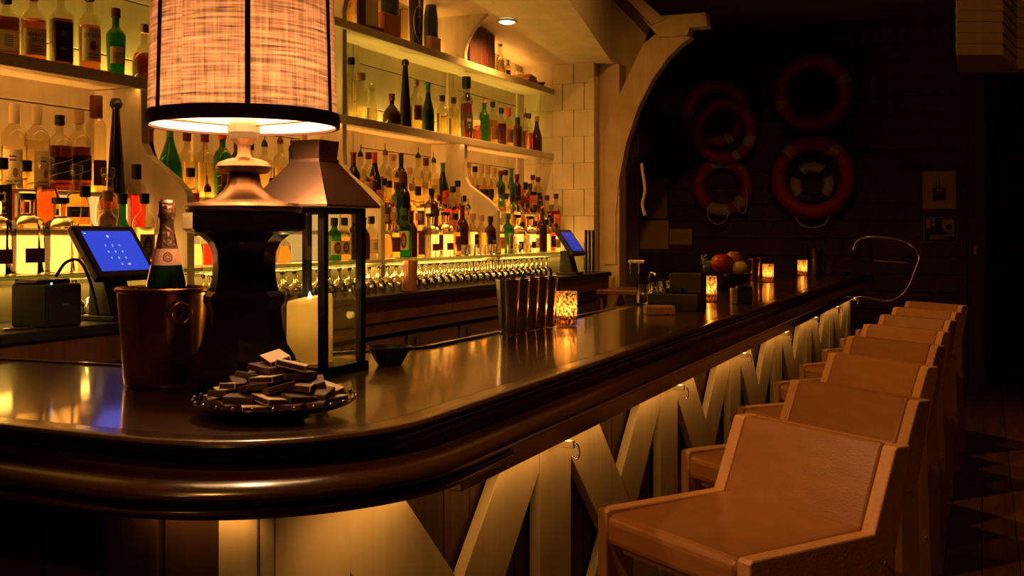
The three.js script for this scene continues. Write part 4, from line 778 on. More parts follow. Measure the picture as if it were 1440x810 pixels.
function bottle(row, px, top, R, o = {}) {
  // row: {x, y}; px: pixel column of the bottle's axis; top: pixel row of its very top
  const [x, z] = o.pos, pt = onX(px, top, x), total = o.h || Math.max(0.10, pt[1] - row.y);
  const st = o.style || 'round', pour = o.cap === 'pourer', H = pour ? total - 0.045 : total, n = o.n || 0.0135;
  const key = `${st}|${H.toFixed(3)}|${R.toFixed(4)}|${n}`, sides = st === 'facet' ? 8 : 22;
  const resolve = (p, k = 1, add = 0) => [((p[0] === 'n' ? n : p[0] === 'k' ? n * 1.22 : p[0] * R) * k + add), p[1] * H];
  const shape = (pts) => { let g = lathe(pts, sides); if (st === 'square') g = squareUp(g, R, n); if (st === 'facet') g = flat(g, 0.3); return g; };
  const body = cached('b' + key, () => shape([[0, 0.001], ...STY[st].map((p) => resolve(p)).map((p, i) => (i ? p : [p[0], 0.001]))]));
  const b = new THREE.Group(); b.name = numbered(o.name || 'bottle'); scene.add(b); b.position.set(x, row.y, z);
  b.rotation.y = o.turn !== undefined ? o.turn : (st === 'square' ? rr(-0.9, -0.3) : rr(-0.9, 0));
  mesh('glass', body, glassMats[o.glass || 'clear'], b);
  if (o.liquid) {
    const f = o.fill || 0.55;
    mesh('liquid', cached('l' + key + f, () => { const pts = []; for (const p of STY[st]) { const q = resolve(p, 0.93, -0.0005); if (p[1] <= f) pts.push([q[0], Math.max(q[1], 0.006)]); else { const a = pts[pts.length - 1], t = (f * H - a[1]) / (q[1] - a[1]); pts.push([a[0] + (q[0] - a[0]) * t, f * H]); break; } } return shape([[0, 0.006], ...pts, [0, f * H]]); }), liquids[o.liquid], b);
  }
  const cr = n * 1.32, cap = o.cap || 'black', topY = H * STY[st][STY[st].length - 1][1], hcap = o.capH || 0.036;
  if (pour) mesh('pourer', cached('pour' + n, () => join(cyl(n * 1.2, n * 1.0, 0.022, 12, 0, 0.011, 0), cyl(n * 0.9, n * 0.35, 0.012, 10, 0, 0.028, 0), rod([0, 0.03, 0], [0.008, 0.066, 0.004], 0.0026, 6))), o.pour === 'maroon' ? capMats.maroon : M.blackMetal, b).position.y = Math.min(topY, H) - 0.012;
  else if (cap === 'foil') mesh('foil', cached('f' + key, () => lathe([[n * 1.05, H * 0.80], [n * 1.06, H * 0.96], [n * 1.3, H * 0.965], [n * 1.3, H * 0.998], [0, H]], 18)), capMats[o.foil || 'maroon'], b);
  else if (cap === 'ball') mesh('stopper', cached('ball' + n, () => new THREE.SphereGeometry(n * 1.6, 16, 12)), capMats[o.foil || 'black'], b).position.y = H - n * 1.3;
  else mesh('cap', cached('c' + key + hcap, () => lathe([[n * 0.9, Math.min(topY, H - hcap) - 0.002], [cr, Math.min(topY, H - hcap)], [cr, H - 0.002], [cr - 0.002, H], [0, H]], 18)), capMats[cap], b);
  if (o.label) {
    const [l0, l1] = o.lab || [0.14, 0.46], w = o.arc || 2.0;
    const lg = st === 'square' ? cached('q' + key + l0 + l1, () => new THREE.PlaneGeometry(R * 1.45, (l1 - l0) * H).rotateY(Math.PI / 2).translate(R * 0.935, (l0 + l1) / 2 * H, 0))
      : cached('r' + key + l0 + l1 + w, () => { const q = (t) => { const P = STY[st]; for (let i = 0; i + 1 < P.length; i++) if (t >= P[i][1] && t <= P[i + 1][1]) { const a = resolve(P[i])[0], c = resolve(P[i + 1])[0]; return a + (c - a) * (t - P[i][1]) / (P[i + 1][1] - P[i][1] || 1); } return R; }; return new THREE.CylinderGeometry(q(l1) + 0.0007, q(l0) + 0.0007, (l1 - l0) * H, 18, 1, true, Math.PI / 2 - w / 2, w).translate(0, (l0 + l1) / 2 * H, 0); });
    mesh('label', lg, labelTex[o.label], b);
  }
  rowCount.push({ b, row, z, o, st });
  return b;
}
const ROW = { lower: { x: -3.06, y: SHELF1, t: 'lower shelf' }, upper: { x: -3.06, y: SHELF2, t: 'upper shelf' }, back: { x: -3.09, y: STEP[2], t: 'back step' }, mid: { x: -2.915, y: STEP[1], t: 'middle step' }, front: { x: -2.765, y: STEP[0], t: 'front step' } };
// [row, px, top, radius, options]
const B = [];
const add = (row, list) => list.forEach((e) => B.push([ROW[row], ...e]));
add('lower', [
  [9, -10, 0.044, { style: 'square', liquid: 'dark', label: 'cream', lab: [0.10, 0.42], fill: 0.62 }],
  [47, -14, 0.043, { style: 'round', liquid: 'whisky', label: 'makers', cap: 'red', fill: 0.6, lab: [0.10, 0.46], turn: -0.5 }],
  [86, -18, 0.041, { style: 'square', liquid: 'dark', label: 'script', lab: [0.08, 0.56], fill: 0.6, turn: -0.45 }],
  [126, -12, 0.040, { style: 'round', liquid: 'whisky', label: 'beam', lab: [0.14, 0.54], fill: 0.58, turn: -0.45 }],
  [163, 12, 0.037, { style: 'shoulder', glass: 'green', liquid: 'green', cap: 'maroon', label: 'yellow', lab: [0.2, 0.44], fill: 0.5, arc: 1.5 }],
  [203, 34, 0.050, { style: 'decanter', liquid: 'dark', cap: 'gold', fill: 0.5 }],
  [475, 93, 0.034, { style: 'round', liquid: 'water', cap: 'maroon', fill: 0.4 }],
  [494, 81, 0.032, { style: 'slim', liquid: 'water', cap: 'black', fill: 0.62, n: 0.015 }],
  [507, 103, 0.036, { style: 'square', liquid: 'water', cap: 'cork', fill: 0.3, n: 0.02 }],
  [523, 118, 0.030, { style: 'decanter', liquid: 'pale', cap: 'glass', fill: 0.4 }],
  [551, 132, 0.054, { style: 'decanter', glass: 'brown', liquid: 'dark', cap: 'maroon', fill: 0.4 }],
  [570, 84, 0.036, { style: 'tall', glass: 'dark', cap: 'ball', n: 0.014 }],
  [585, 112, 0.038, { style: 'round', liquid: 'pale', cap: 'cork', label: 'brown', lab: [0.22, 0.5], fill: 0.5 }],
  [602, 116, 0.038, { style: 'burgundy', glass: 'dgreen', cap: 'foil', foil: 'green' }],
  [622, 134, 0.036, { style: 'round', liquid: 'pale', fill: 0.56 }],
  [638, 137, 0.034, { style: 'slim', liquid: 'pale', fill: 0.5 }],
  [656, 108, 0.037, { style: 'square', liquid: 'whisky', label: 'black', lab: [0.14, 0.42], fill: 0.58, n: 0.022, capH: 0.075 }],
  [667, 133, 0.030, { style: 'slim', liquid: 'amber', dx: -0.05, capH: 0.05 }],
  [668, 169, 0.028, { style: 'round', glass: 'rose', liquid: 'red', cap: 'cream', fill: 0.6, n: 0.02 }],
  [681, 137, 0.034, { style: 'shoulder', glass: 'green', liquid: 'green', cap: 'cork', fill: 0.5 }],
  [693, 143, 0.036, { style: 'round', liquid: 'amber', label: 'brown', fill: 0.58 }],
  [705, 152, 0.034, { style: 'square', liquid: 'dark', fill: 0.6 }],
  [715, 152, 0.034, { style: 'round', liquid: 'amber', cap: 'red', label: 'brown', capH: 0.055 }],
  [728, 165, 0.032, { style: 'slim', glass: 'brown', liquid: 'dark', capH: 0.05 }],
  [739, 152, 0.030, { style: 'round', liquid: 'amber', cap: 'pourer', pour: 'maroon' }],
  [749, 161, 0.030, { style: 'slim', liquid: 'red', cap: 'maroon', fill: 0.5 }],
  [760, 165, 0.040, { style: 'burgundy', glass: 'brown', liquid: 'amber', cap: 'cork', fill: 0.5 }],
]);
add('upper', [
  [491, -40, 0.036, { style: 'slim', liquid: 'pale' }],
  [548, -60, 0.052, { style: 'wine', glass: 'dgreen', cap: 'foil' }],
  [567, -30, 0.026, { style: 'slim', liquid: 'pale', cap: 'cork' }],
  [585, -50, 0.044, { style: 'shoulder', glass: 'dark', label: 'scroll', lab: [0.05, 0.60], arc: 2.6, turn: -0.55 }],
  [606, -46, 0.044, { style: 'burgundy', glass: 'dgreen', cap: 'foil', foil: 'gold', label: 'orange', lab: [0.05, 0.16] }],
  [684, 55, 0.022, { style: 'slim', glass: 'dark', cap: 'foil' }],
  [691, 58, 0.025, { style: 'slim', glass: 'dgreen', cap: 'foil' }],
  [703, 58, 0.030, { style: 'burgundy', liquid: 'pale', cap: 'gold', label: 'cream' }],
  [713, 84, 0.024, { style: 'round', liquid: 'amber', cap: 'cream', label: 'black' }],
]);
add('back', [
  [20, 145, 0.044, { style: 'round', liquid: 'water', cap: 'cream', capH: 0.07, label: 'white', lab: [0.02, 0.46], fill: 0.5, arc: 1.5 }],
  [52, 147, 0.044, { style: 'round', liquid: 'water', cap: 'cream', capH: 0.07, label: 'white', lab: [0.02, 0.46], fill: 0.6, arc: 1.5 }],
  [84, 162, 0.046, { style: 'round', liquid: 'dark', label: 'stripe', lab: [0.15, 0.45], fill: 0.6 }],
  [113, 155, 0.044, { style: 'round', liquid: 'dark', cap: 'cork', label: 'stripe', lab: [0.15, 0.45], fill: 0.55, capH: 0.05 }],
  [137, 135, 0.037, { style: 'slim', liquid: 'pale', cap: 'maroon', capH: 0.085, label: 'brown', lab: [0.08, 0.34], fill: 0.3, n: 0.018 }],
  [162, 139, 0.033, { style: 'tall', glass: 'dark', cap: 'ball', n: 0.015, fix: [-3.05, -3.128] }],
  [211, 180, 0.040, { style: 'burgundy', glass: 'dark', cap: 'foil' }],
  [239, 172, 0.050, { style: 'burgundy', glass: 'green', liquid: 'green', cap: 'foil', foil: 'green', label: 'cream', lab: [0.05, 0.25] }],
  [263, 186, 0.037, { style: 'round', liquid: 'pale', cap: 'maroon' }],
  [288, 188, 0.038, { style: 'round', liquid: 'pale', cap: 'maroon' }],
  [313, 184, 0.040, { style: 'round', glass: 'green', cap: 'red', label: 'stripe' }],
  [333, 190, 0.036, { style: 'wine', glass: 'brown', cap: 'foil' }],
  [352, 200, 0.036, { style: 'round', liquid: 'amber', cap: 'black' }],
  [372, 188, 0.036, { style: 'slim', liquid: 'water', cap: 'pourer' }],
  [394, 184, 0.036, { style: 'slim', liquid: 'pale', cap: 'pourer', pour: 'maroon' }],
  [410, 196, 0.036, { style: 'wine', glass: 'dgreen', cap: 'pourer' }],
  [427, 187, 0.038, { style: 'round', liquid: 'water', cap: 'cork' }],
  [446, 200, 0.036, { style: 'round', liquid: 'amber', cap: 'maroon' }],
  [497, 214, 0.036, { style: 'wine', glass: 'dark', cap: 'foil' }],
  [508, 203, 0.036, { style: 'round', liquid: 'pale', cap: 'pourer', label: 'yellow' }],
  [517, 214, 0.034, { style: 'slim', liquid: 'amber', cap: 'maroon' }],
  [527, 214, 0.040, { style: 'burgundy', glass: 'dark', cap: 'foil', foil: 'red', label: 'orange', lab: [0.1, 0.3] }],
  [542, 203, 0.034, { style: 'slim', liquid: 'water', cap: 'pourer', pour: 'maroon' }],
  [552, 217, 0.042, { style: 'round', liquid: 'pale', cap: 'cork', n: 0.017 }],
  [564, 215, 0.037, { style: 'wine', glass: 'dgreen', cap: 'foil', foil: 'black', label: 'black' }],
  [576, 236, 0.034, { style: 'round', liquid: 'pale', cap: 'cork' }],
  [588, 206, 0.036, { style: 'round', liquid: 'pale', cap: 'pourer' }],
  [599, 222, 0.034, { style: 'slim', liquid: 'water', cap: 'maroon', capH: 0.045 }],
  [610, 213, 0.036, { style: 'round', liquid: 'pale', cap: 'pourer', label: 'yellow', lab: [0.2, 0.6] }],
  [623, 229, 0.040, { style: 'burgundy', glass: 'dgreen', cap: 'foil', foil: 'green', label: 'red', lab: [0.1, 0.38] }],
  [633, 236, 0.032, { style: 'slim', liquid: 'amber', cap: 'cork' }],
  [641, 210, 0.034, { style: 'slim', liquid: 'water', cap: 'maroon', capH: 0.09 }],
  [650, 211, 0.038, { style: 'tall', glass: 'dark', cap: 'ball', n: 0.016 }],
  [659, 228, 0.036, { style: 'round', liquid: 'pale', cap: 'cork' }],
  [668, 234, 0.040, { style: 'decanter', liquid: 'dark', label: 'orange', lab: [0.12, 0.4] }],
  [677, 231, 0.036, { style: 'round', liquid: 'amber', cap: 'cork', label: 'brown', capH: 0.06 }],
  [686, 232, 0.036, { style: 'round', liquid: 'amber', cap: 'cork', label: 'brown', capH: 0.06 }],
  [695, 236, 0.030, { style: 'slim', liquid: 'pale', cap: 'cork' }],
  [704, 240, 0.034, { style: 'round', glass: 'green', liquid: 'pale', cap: 'maroon' }],
  [711, 239, 0.032, { style: 'round', liquid: 'pale', cap: 'black' }],
  [719, 237, 0.037, { style: 'burgundy', glass: 'green', cap: 'foil', foil: 'green' }],
  [727, 245, 0.032, { style: 'slim', glass: 'brown', liquid: 'amber', cap: 'maroon' }],
  [736, 256, 0.034, { style: 'slim', liquid: 'pale', cap: 'black', capH: 0.055 }],
  [745, 262, 0.032, { style: 'slim', liquid: 'red', cap: 'pourer', pour: 'maroon', label: 'red', lab: [0.3, 0.7] }],
  [755, 266, 0.038, { style: 'round', liquid: 'red', cap: 'red', label: 'pink' }],
]);
add('mid', [
  [6, 222, 0.044, { style: 'square', liquid: 'dark', label: 'n98', lab: [0.10, 0.62], turn: -0.8, cap: 'black' }],
  [62, 222, 0.052, { style: 'facet', liquid: 'whisky', cap: 'glass', fill: 0.6, n: 0.02 }],
  [108, 232, 0.046, { style: 'decanter', liquid: 'amber', cap: 'glass', label: 'black', lab: [0.2, 0.36], n: 0.016 }],
  [152, 236, 0.044, { style: 'decanter', liquid: 'dark', cap: 'glass', label: 'cream', lab: [0.08, 0.34], n: 0.018 }],
  [192, 231, 0.036, { style: 'round', liquid: 'red', cap: 'black', capH: 0.055 }],
  [268, 236, 0.034, { style: 'round', liquid: 'red', label: 'red', lab: [0.25, 0.6] }],
  [292, 248, 0.036, { style: 'round', liquid: 'pale', cap: 'pourer' }],
  [316, 240, 0.036, { style: 'wine', glass: 'dark', cap: 'foil' }],
  [384, 250, 0.036, { style: 'round', liquid: 'amber', cap: 'black' }],
  [404, 246, 0.036, { style: 'square', liquid: 'whisky', cap: 'black' }],
  [424, 252, 0.036, { style: 'wine', glass: 'dgreen', cap: 'foil' }],
  [548, 254, 0.034, { style: 'square', liquid: 'whisky', cap: 'black', label: 'cream' }],
  [557, 256, 0.032, { style: 'slim', glass: 'green', liquid: 'pale', cap: 'maroon' }],
  [569, 240, 0.040, { style: 'wine', glass: 'dark', cap: 'foil' }],
  [577, 258, 0.036, { style: 'decanter', liquid: 'amber', cap: 'cork' }],
  [588, 262, 0.036, { style: 'square', liquid: 'water', cap: 'black', capH: 0.05, label: 'brown' }],
  [598, 256, 0.034, { style: 'round', liquid: 'pale', cap: 'cork' }],
  [607, 265, 0.038, { style: 'square', glass: 'brown', liquid: 'dark', label: 'black', cap: 'black' }],
  [618, 274, 0.034, { style: 'round', liquid: 'amber', cap: 'maroon' }],
  [628, 268, 0.034, { style: 'round', liquid: 'red', cap: 'red', label: 'pink' }],
  [637, 262, 0.034, { style: 'slim', liquid: 'red', cap: 'black', label: 'pink' }],
  [644, 254, 0.032, { style: 'slim', liquid: 'amber', cap: 'black' }],
  [663, 280, 0.032, { style: 'round', liquid: 'pale', cap: 'pourer' }],
  [682, 266, 0.036, { style: 'round', liquid: 'water', cap: 'black', n: 0.02 }],
  [691, 266, 0.034, { style: 'round', liquid: 'red', cap: 'black', capH: 0.055 }],
  [704, 262, 0.034, { style: 'square', liquid: 'pale', cap: 'black', capH: 0.05, label: 'cream' }],
  [712, 272, 0.032, { style: 'round', liquid: 'amber', cap: 'black' }],
  [720, 273, 0.034, { style: 'round', liquid: 'pale', cap: 'black', label: 'yellow', capH: 0.05 }],
  [733, 282, 0.036, { style: 'decanter', liquid: 'dark', cap: 'maroon' }],
  [741, 285, 0.032, { style: 'round', liquid: 'amber', cap: 'black' }],
  [752, 288, 0.032, { style: 'square', liquid: 'whisky', cap: 'black' }],
  [768, 290, 0.032, { style: 'slim', liquid: 'pale', cap: 'cork' }],
  [779, 288, 0.032, { style: 'slim', liquid: 'pale', cap: 'cork' }],
]);
add('front', [
  [-8, 273, 0.046, { style: 'square', glass: 'full', cap: 'black', label: 'brown', lab: [0.14, 0.32], n: 0.021, capH: 0.018, fill: 0.52, turn: -0.15 }],
  [38, 272, 0.046, { style: 'square', glass: 'full', cap: 'black', label: 'brown', lab: [0.14, 0.32], n: 0.021, capH: 0.018, fill: 0.52, turn: -0.15 }],
  [85, 278, 0.046, { style: 'square', glass: 'full', cap: 'black', n: 0.021, capH: 0.018, fill: 0.5, turn: -0.15 }],
  [128, 262, 0.040, { style: 'decanter', liquid: 'amber', cap: 'black', label: 'cream' }],
  [148, 268, 0.034, { style: 'square', liquid: 'whisky', cap: 'cork', label: 'cream', lab: [0.3, 0.66] }],
  [167, 272, 0.042, { style: 'decanter', glass: 'green', liquid: 'green', cap: 'black' }],
  [203, 272, 0.040, { style: 'round', liquid: 'water', cap: 'black', label: 'oval', lab: [0.12, 0.46], arc: 1.4 }],
  [272, 318, 0.036, { style: 'round', liquid: 'water', cap: 'black' }],
  [289, 316, 0.034, { style: 'round', liquid: 'red', cap: 'maroon' }],
  [398, 312, 0.036, { style: 'round', liquid: 'amber', cap: 'pourer' }],
  [484, 306, 0.034, { style: 'round', liquid: 'amber', cap: 'black', label: 'oval', arc: 1.5 }],
  [498, 300, 0.032, { style: 'wine', glass: 'dark', cap: 'foil' }],
  [511, 306, 0.032, { style: 'wine', glass: 'brown', cap: 'foil' }],
  [567, 293, 0.045, { style: 'round', glass: 'green', liquid: 'green', cap: 'green', label: 'oval', lab: [0.16, 0.54], arc: 1.2, turn: -1.0 }],
  [589, 300, 0.032, { style: 'round', liquid: 'amber', cap: 'cork', label: 'brown', lab: [0.06, 0.6] }],
  [605, 300, 0.040, { style: 'square', glass: 'full', cap: 'black', label: 'brown', lab: [0.14, 0.3], n: 0.02, capH: 0.016, turn: -0.2 }],
  [626, 298, 0.040, { style: 'square', glass: 'full', cap: 'black', label: 'brown', lab: [0.14, 0.3], n: 0.02, capH: 0.016, turn: -0.2 }],
  [640, 300, 0.032, { style: 'round', liquid: 'whisky', cap: 'black', label: 'brown' }],
  [650, 288, 0.036, { style: 'wine', glass: 'brown', liquid: 'dark', cap: 'foil' }],
  [665, 300, 0.036, { style: 'round', liquid: 'water', cap: 'cork', label: 'black', lab: [0.2, 0.5], arc: 1.2 }],
  [677, 302, 0.034, { style: 'round', liquid: 'amber', cap: 'cork' }],
  [691, 304, 0.036, { style: 'round', glass: 'brown', liquid: 'dark', cap: 'black', label: 'black' }],
  [703, 306, 0.032, { style: 'round', liquid: 'pale', cap: 'cream', label: 'pink' }],
  [714, 300, 0.036, { style: 'round', glass: 'green', liquid: 'green', cap: 'green', label: 'oval', lab: [0.1, 0.5], arc: 1.2 }],
  [727, 302, 0.036, { style: 'square', glass: 'full', cap: 'black', label: 'brown', lab: [0.12, 0.3], n: 0.02, capH: 0.016, turn: -0.2 }],
  [745, 304, 0.036, { style: 'square', glass: 'full', cap: 'black', label: 'brown', lab: [0.12, 0.3], n: 0.02, capH: 0.016, turn: -0.2 }],
  [762, 292, 0.036, { style: 'wine', glass: 'brown', liquid: 'dark', cap: 'foil' }],
  [775, 306, 0.032, { style: 'slim', liquid: 'red', cap: 'black', label: 'black' }],
]);
// fill the gaps of the crowded rows with further bottles of the usual kinds
{
  const kinds = [['round', 'clear', 'amber', 'cork', 'brown'], ['slim', 'clear', 'pale', 'black', null], ['round', 'clear', 'water', 'black', 'cream'], ['square', 'clear', 'whisky', 'black', 'cream'], ['round', 'clear', 'red', 'maroon', 'pink'], ['wine', 'brown', 'dark', 'foil', null], ['round', 'clear', 'pale', 'pourer', 'yellow'], ['decanter', 'clear', 'whisky', 'cork', null], ['slim', 'clear', 'water', 'maroon', 'white'], ['round', 'green', 'pale', 'black', 'oval'], ['square', 'clear', 'water', 'black', 'brown'], ['round', 'clear', 'dark', 'maroon', 'black']];
  let n = 0;
  for (const [row, px0, px1, gap] of [['mid', -6, 205, 0.076], ['mid', 262, 300, 0.076], ['mid', 500, 788, 0.070], ['front', 470, 788, 0.072], ['back', 496, 770, 0.066]]) {
    for (let px = px0; px < px1; px += 2) {
      const z = onX(px, 300, ROW[row].x)[2];
      const near = Math.min(...B.filter((e) => e[0] === ROW[row]).map((e) => Math.abs(onX(e[1], 300, ROW[row].x)[2] - z)), ...DIV.map((d) => Math.abs(d - 0.02 - z) + 0.008));
      if (near < gap) continue;
      const k = kinds[(n * 5 + 2) % kinds.length]; n++;
      B.push([ROW[row], px, 0, 0.033 + 0.001 * (n % 3), { style: k[0], glass: k[1], liquid: k[2], cap: k[3], label: k[4] || undefined, h: (row === 'front' ? 0.20 : 0.22) + 0.012 * ((n * 7) % 6) }]);
    }
  }
}
// keep neighbours in a row from running into each other
B.sort((a, b) => (a[0].t + '').localeCompare(b[0].t) || onX(b[1], 300, b[0].x)[2] - onX(a[1], 300, a[0].x)[2]);
const spotsOf = B.map(([row, px, , R, o]) => ({ row, R: o.style === 'square' ? R * 1.18 : R, x: row.x + (o.dx || 0), z: onX(px, 300, row.x)[2], fix: o.fix }));
const lim = { 'lower shelf': [-3.108, -2.995], 'upper shelf': [-3.108, -2.995], 'back step': [-3.122, -3.03], 'middle step': [-2.930, -2.875], 'front step': [-2.80, -2.70] };
for (let it = 0; it < 120; it++) {
  for (let a = 0; a < B.length; a++) {
    const p = spotsOf[a];
    for (let b = a + 1; b < B.length && spotsOf[b].row === p.row; b++) {
      const q = spotsOf[b], need = p.R + q.R + 0.002, dx = q.x - p.x, dz = q.z - p.z, d = Math.hypot(dx, dz);
      if (d >= need) continue;
      const m = (need - d) / 2, ux = Math.abs(dx) < 0.004 ? (a % 2 ? 0.8 : -0.8) : dx / d, uz = (dz / (d || 1)) || 0.5;
      p.x -= ux * m; q.x += ux * m; p.z -= uz * m; q.z += uz * m;
    }
    if (p.fix) { [p.x, p.z] = p.fix; continue; }
    const [l0, l1] = lim[p.row.t];  p.x = Math.min(Math.max(p.x, l0 + Math.max(0, p.R - 0.036)), l1);
    for (const d of p.row === ROW.lower ? [DIV[1]] : DIV) { const cz = d - 0.02, need = p.R + 0.024; if (Math.abs(p.z - cz) < need) p.z = cz + (p.z > cz ? need : -need); }
    p.z = Math.max(p.z, -7.355 + p.R);
  }
}
B.forEach(([row, px, top, R, o], i) => { o.pos = [spotsOf[i].x, spotsOf[i].z]; bottle(row, px, top, R, o); });
{
  const ones = ['', 'first', 'second', 'third', 'fourth', 'fifth', 'sixth', 'seventh', 'eighth', 'ninth', 'tenth', 'eleventh', 'twelfth', 'thirteenth', 'fourteenth', 'fifteenth', 'sixteenth', 'seventeenth', 'eighteenth', 'nineteenth'];
  const tens = { 2: ['twentieth', 'twenty'], 3: ['thirtieth', 'thirty'], 4: ['fortieth', 'forty'], 5: ['fiftieth', 'fifty'] };
  const ord = (n) => (n < 20 ? ones[n] : n % 10 ? `${tens[Math.floor(n / 10)][1]}-${ones[n % 10]}` : tens[n / 10][0]);
  const glassW = { clear: '', full: 'clear', green: 'green', dgreen: 'dark green', brown: 'brown', dark: 'black', rose: 'pink' }, liqW = { whisky: 'amber', amber: 'golden', dark: 'dark brown', red: 'red', pale: 'pale yellow', water: 'clear', green: 'green' };
  const capW = { black: 'black cap', maroon: 'maroon cap', red: 'red cap', cork: 'cork stopper', gold: 'gold cap', cream: 'cream cap', glass: 'glass stopper', green: 'green cap', pourer: 'pourer spout', foil: 'foil neck', ball: 'ball stopper' };
  for (const row of Object.values(ROW)) {
    const list = rowCount.filter((e) => e.row === row).sort((a, b) => a.z - b.z); // nearest the column first
    list.forEach((e, i) => {
      const c = glassW[e.o.glass || 'clear'] || liqW[e.o.liquid || 'water'];
      tag(e.b, `${c} ${styleWord[e.st]} bottle, ${capW[e.o.cap || 'black']}, ${ord(i + 1)} from cream column on ${row.t}`, 'bottle', `bottles on the ${row.t}`);
    });
  }
}

// ---------------------------------------------------------------- other things on the upper shelf
{
  const U = ROW.upper;
  const boxAt = (name, label, cat, x0, x1, y0, depth, mat, x = -3.0) => { const a = onX(x0, y0, x), b = onX(x1, y0, x), h = onX((x0 + x1) / 2, y0, x)[1] - SHELF2; return tag(mesh(name, worldUV(rspan(x, x - depth, SHELF2, SHELF2 + h, a[2], b[2], 0.003)), mat), label, cat); };
  const fr = thing('framed_card', 'cream card in a dark frame on the upper shelf', 'picture frame', [-3.01, SHELF2, onX(519, 20, -3.01)[2]], -0.2);
  mesh('frame_base', rspan(-0.03, 0.03, 0, 0.03, -0.085, 0.085, 0.004), std(lin(0.06, 0.016, 0.014), 0.5), fr);
  mesh('frame_side', rspan(-0.012, 0.012, 0.03, 0.26, 0.035, 0.085, 0.004), std(lin(0.06, 0.016, 0.014), 0.5), fr);
  mesh('card', rspan(-0.005, 0.005, 0.03, 0.25, 0.034, -0.07, 0.001), M.paper, fr);
  boxAt('carton', 'orange brown carton beside the dark green bottle on upper shelf', 'box', 541, 563, 20, 0.04, std(lin(0.42, 0.13, 0.05), 0.6), -2.965);
  boxAt('carton', 'small copper coloured carton before the gold foil bottle', 'box', 606, 620, 52, 0.03, std(lin(0.55, 0.22, 0.10), 0.5), -2.965);
  const bk = [std(lin(0.075, 0.018, 0.014), 0.6), std(lin(0.055, 0.022, 0.014), 0.6), std(lin(0.09, 0.02, 0.016), 0.6)];
  [[644, 652, 42], [652, 660, 41], [660, 668, 41], [669, 675, 49], [675, 680, 50]].forEach(([a, b, y], i) => {
    const p = onX((a + b) / 2, y, -3.06), h = p[1] - SHELF2, w = Math.abs(onX(a, y, -3.06)[2] - onX(b, y, -3.06)[2]) - 0.003;
    const o = thing('book', `${['dark red', 'dark brown', 'maroon', 'dark brown', 'maroon'][i]} bound book, ${['first', 'second', 'third', 'fourth', 'fifth'][i]} in the row beside the arch springing`, 'book', [-3.06, SHELF2, p[2]], 0, 'books on the upper shelf');
    mesh('cover', rspan(-0.085, 0.085, 0, h, -w / 2, w / 2, 0.003), bk[i % 3], o);
    mesh('pages', rspan(-0.083, 0.080, h - 0.003, h + 0.0008, -w / 2 + 0.003, w / 2 - 0.003, 0.0005), M.paper, o);
  });
  // folded cloth and dark bowl at the column end
  const q = onX(738, 110, -3.05);
  const cl = thing('folded_cloth', 'folded pinkish cloth on the upper shelf near the column', 'cloth', [-3.05, SHELF2, q[2]]);
  for (let k = 0; k < 3; k++) { const g = rbox(0.14, 0.022, 0.22 - 0.02 * k, 0.010, 0, 0.012 + k * 0.022, 0); const l = mesh('fold', g, std(lin(0.45, 0.24, 0.16), 0.9), cl); l.rotation.y = 0.08 * k; }
  const d = onX(764, 120, -3.05);
  tag(at(mesh('dark_bowl', flat(lathe([[0, 0.001], [0.035, 0.001], [0.06, 0.04], [0.066, 0.055], [0.062, 0.055], [0.03, 0.010], [0, 0.010]], 28), 0.5), M.black), -3.06, SHELF2, d[2] + 0.02), 'dark bowl at the column end of the upper shelf', 'bowl');
}

// ---------------------------------------------------------------- glassware below and on the glass shelf
{
  const stem = flat(lathe([[0.0, 0.130], [0.031, 0.130], [0.032, 0.127], [0.010, 0.121], [0.0045, 0.112], [0.0042, 0.078], [0.008, 0.070], [0.024, 0.062], [0.035, 0.045], [0.037, 0.020], [0.034, 0.001], [0.0335, 0.001], [0.0362, 0.020], [0.034, 0.044], [0.023, 0.060], [0.0, 0.066]], 20), 0.6);
  let r = 0;
  for (const x of [-2.575, -2.655, -2.735]) {
    for (let k = 0; k < 46; k++) {
      const z = -2.62 - k * 0.083 - (r % 2) * 0.04;
      if (z < -6.42) break;
      if (z > -3.1 && x > -2.70) continue; // till and printer stand here
      if (DIV.some((d) => Math.abs(z - d + 0.02) < 0.06) && x < -2.70) continue;
      tag(at(mesh('stem_glass', stem, M.stemGlass), x, COUNTER, z), 'upturned stem glass in the rows under the glass shelf', 'glass', 'stem glasses under the glass shelf');
    }
    r++;
  }
  const tum = flat(lathe([[0, 0.001], [0.026, 0.001], [0.028, 0.005], [0.031, 0.062], [0.0295, 0.062], [0.0265, 0.008], [0, 0.008]], 18), 0.5);
  for (let k = 0; k < 14; k++) { const p = onX(648 + k * 7.2, 350, -2.695); if (DIV.some((d) => Math.abs(p[2] - d + 0.02) < 0.055)) continue; tag(at(mesh('shot_glass', tum, M.stemGlass), -2.697, STEP[0], p[2]), 'short clear glass along the lit glass shelf edge', 'glass', 'short glasses on the glass shelf'); }
  // pink lit tall cup before the green bottle
  const pc = onX(573, 400, -2.535);
  tag(at(mesh('pink_cup', flat(lathe([[0, 0.001], [0.026, 0.001], [0.028, 0.004], [0.036, 0.150], [0.0345, 0.150], [0.027, 0.008], [0, 0.008]], 28), 0.5), phys(lin(0.80, 0.40, 0.28), 0.2, { metalness: 0.7 })), -2.52, COUNTER, pc[2]), 'tall pinkish metal cup on the counter below the green bottle', 'cup');
}

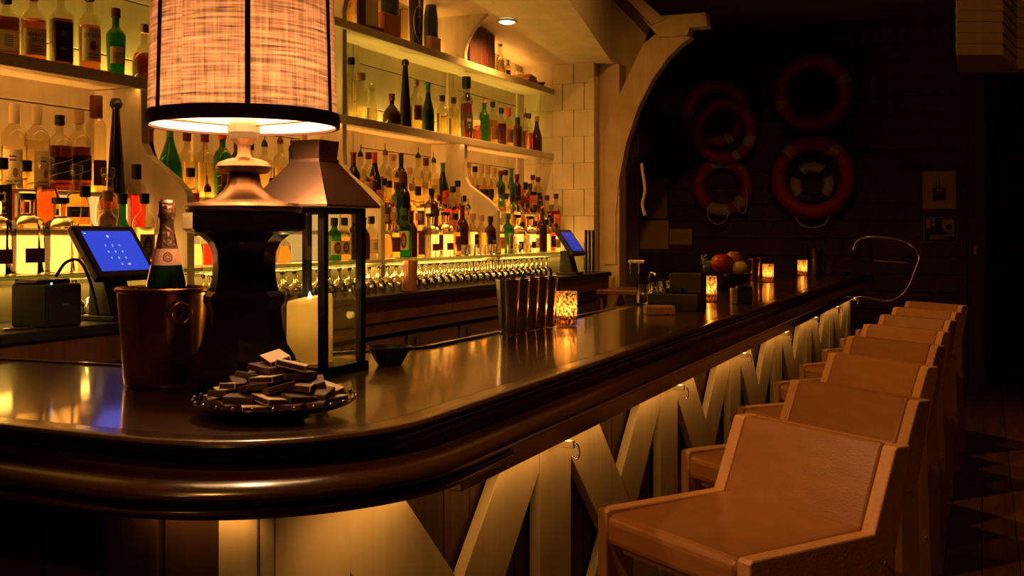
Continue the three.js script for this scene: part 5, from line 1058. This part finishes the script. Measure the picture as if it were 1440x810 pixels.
// ---------------------------------------------------------------- unseen ceiling lamps: the stool row, then added fill spots
{
  const canG = flat(lathe([[0.03, 0.12], [0.045, 0.12], [0.05, 0], [0.045, 0], [0.04, 0.02], [0.03, 0.12]], 24), 0.5), lensG = cyl(0.04, 0.04, 0.006, 20, 0, 0.02, 0);
  const ceilingSpot = (label, group, x, z, target, power, angle, color = AMBER) => {
    const o = thing('unseen_ceiling_spot', label, 'spot light', [x, CEIL - 0.12, z], 0, group);
    mesh('can', canG, M.black, o); mesh('lamp_lens', lensG, emissive(color, 3), o);
    spot('unseen_spot_light', [x, CEIL - 0.13, z], target, color, power, angle, 0.9, 2);
  };
  [[-0.4, 9], [-1.9, 9], [-3.4, 9], [-4.9, 9], [-6.4, 8]].forEach(([z, p]) => ceilingSpot('small black ceiling spot above the bar stools', 'ceiling spots above the bar stools', -1.3, z, [-0.42, 0.75, z - 1.2], p * 1.15, 0.42));
  [-3.2, -4.8].forEach((z) => ceilingSpot('unseen added ceiling spot above the bartender aisle', 'added ceiling spots above the aisle', -1.6, z, [-2.55, 1.0, z - 1.0], 13, 0.5));  // unseen, added to light the counter front and bottle labels
  ceilingSpot('unseen added fill spot facing the painted timber brace', undefined, -1.5, -5.2, [-2.5, 2.0, -7.5], 6, 0.5);  // added lamp that lifts the brace and column, unseen
  ceilingSpot('unseen added fill spot over the guests floor', undefined, 1.3, -0.6, [-0.3, 0.4, -3.6], 0.8, 0.6);  // dim fill added for the outer sides of the stools
  ceilingSpot('unseen added fill spot behind the rounded bar corner', undefined, -1.5, 0.9, [-1.5, 0.9, -1.5], 1.8, 0.55);  // unseen fill added for the moulding, end planks and bucket
  ceilingSpot('unseen added fill spot facing the far wall', undefined, -1.2, -8.3, [-1.2, 0.2, FAR], 1.2, 0.5);  // added so the far wall and life rings show
  ceilingSpot('unseen added fill spot facing the lapped siding', undefined, 0.9, -4.0, [0.45, 2.7, -6.6], 2.0, 0.5);  // unseen, added to brighten the lap boards from the right
}
renderer.render(scene, camera);
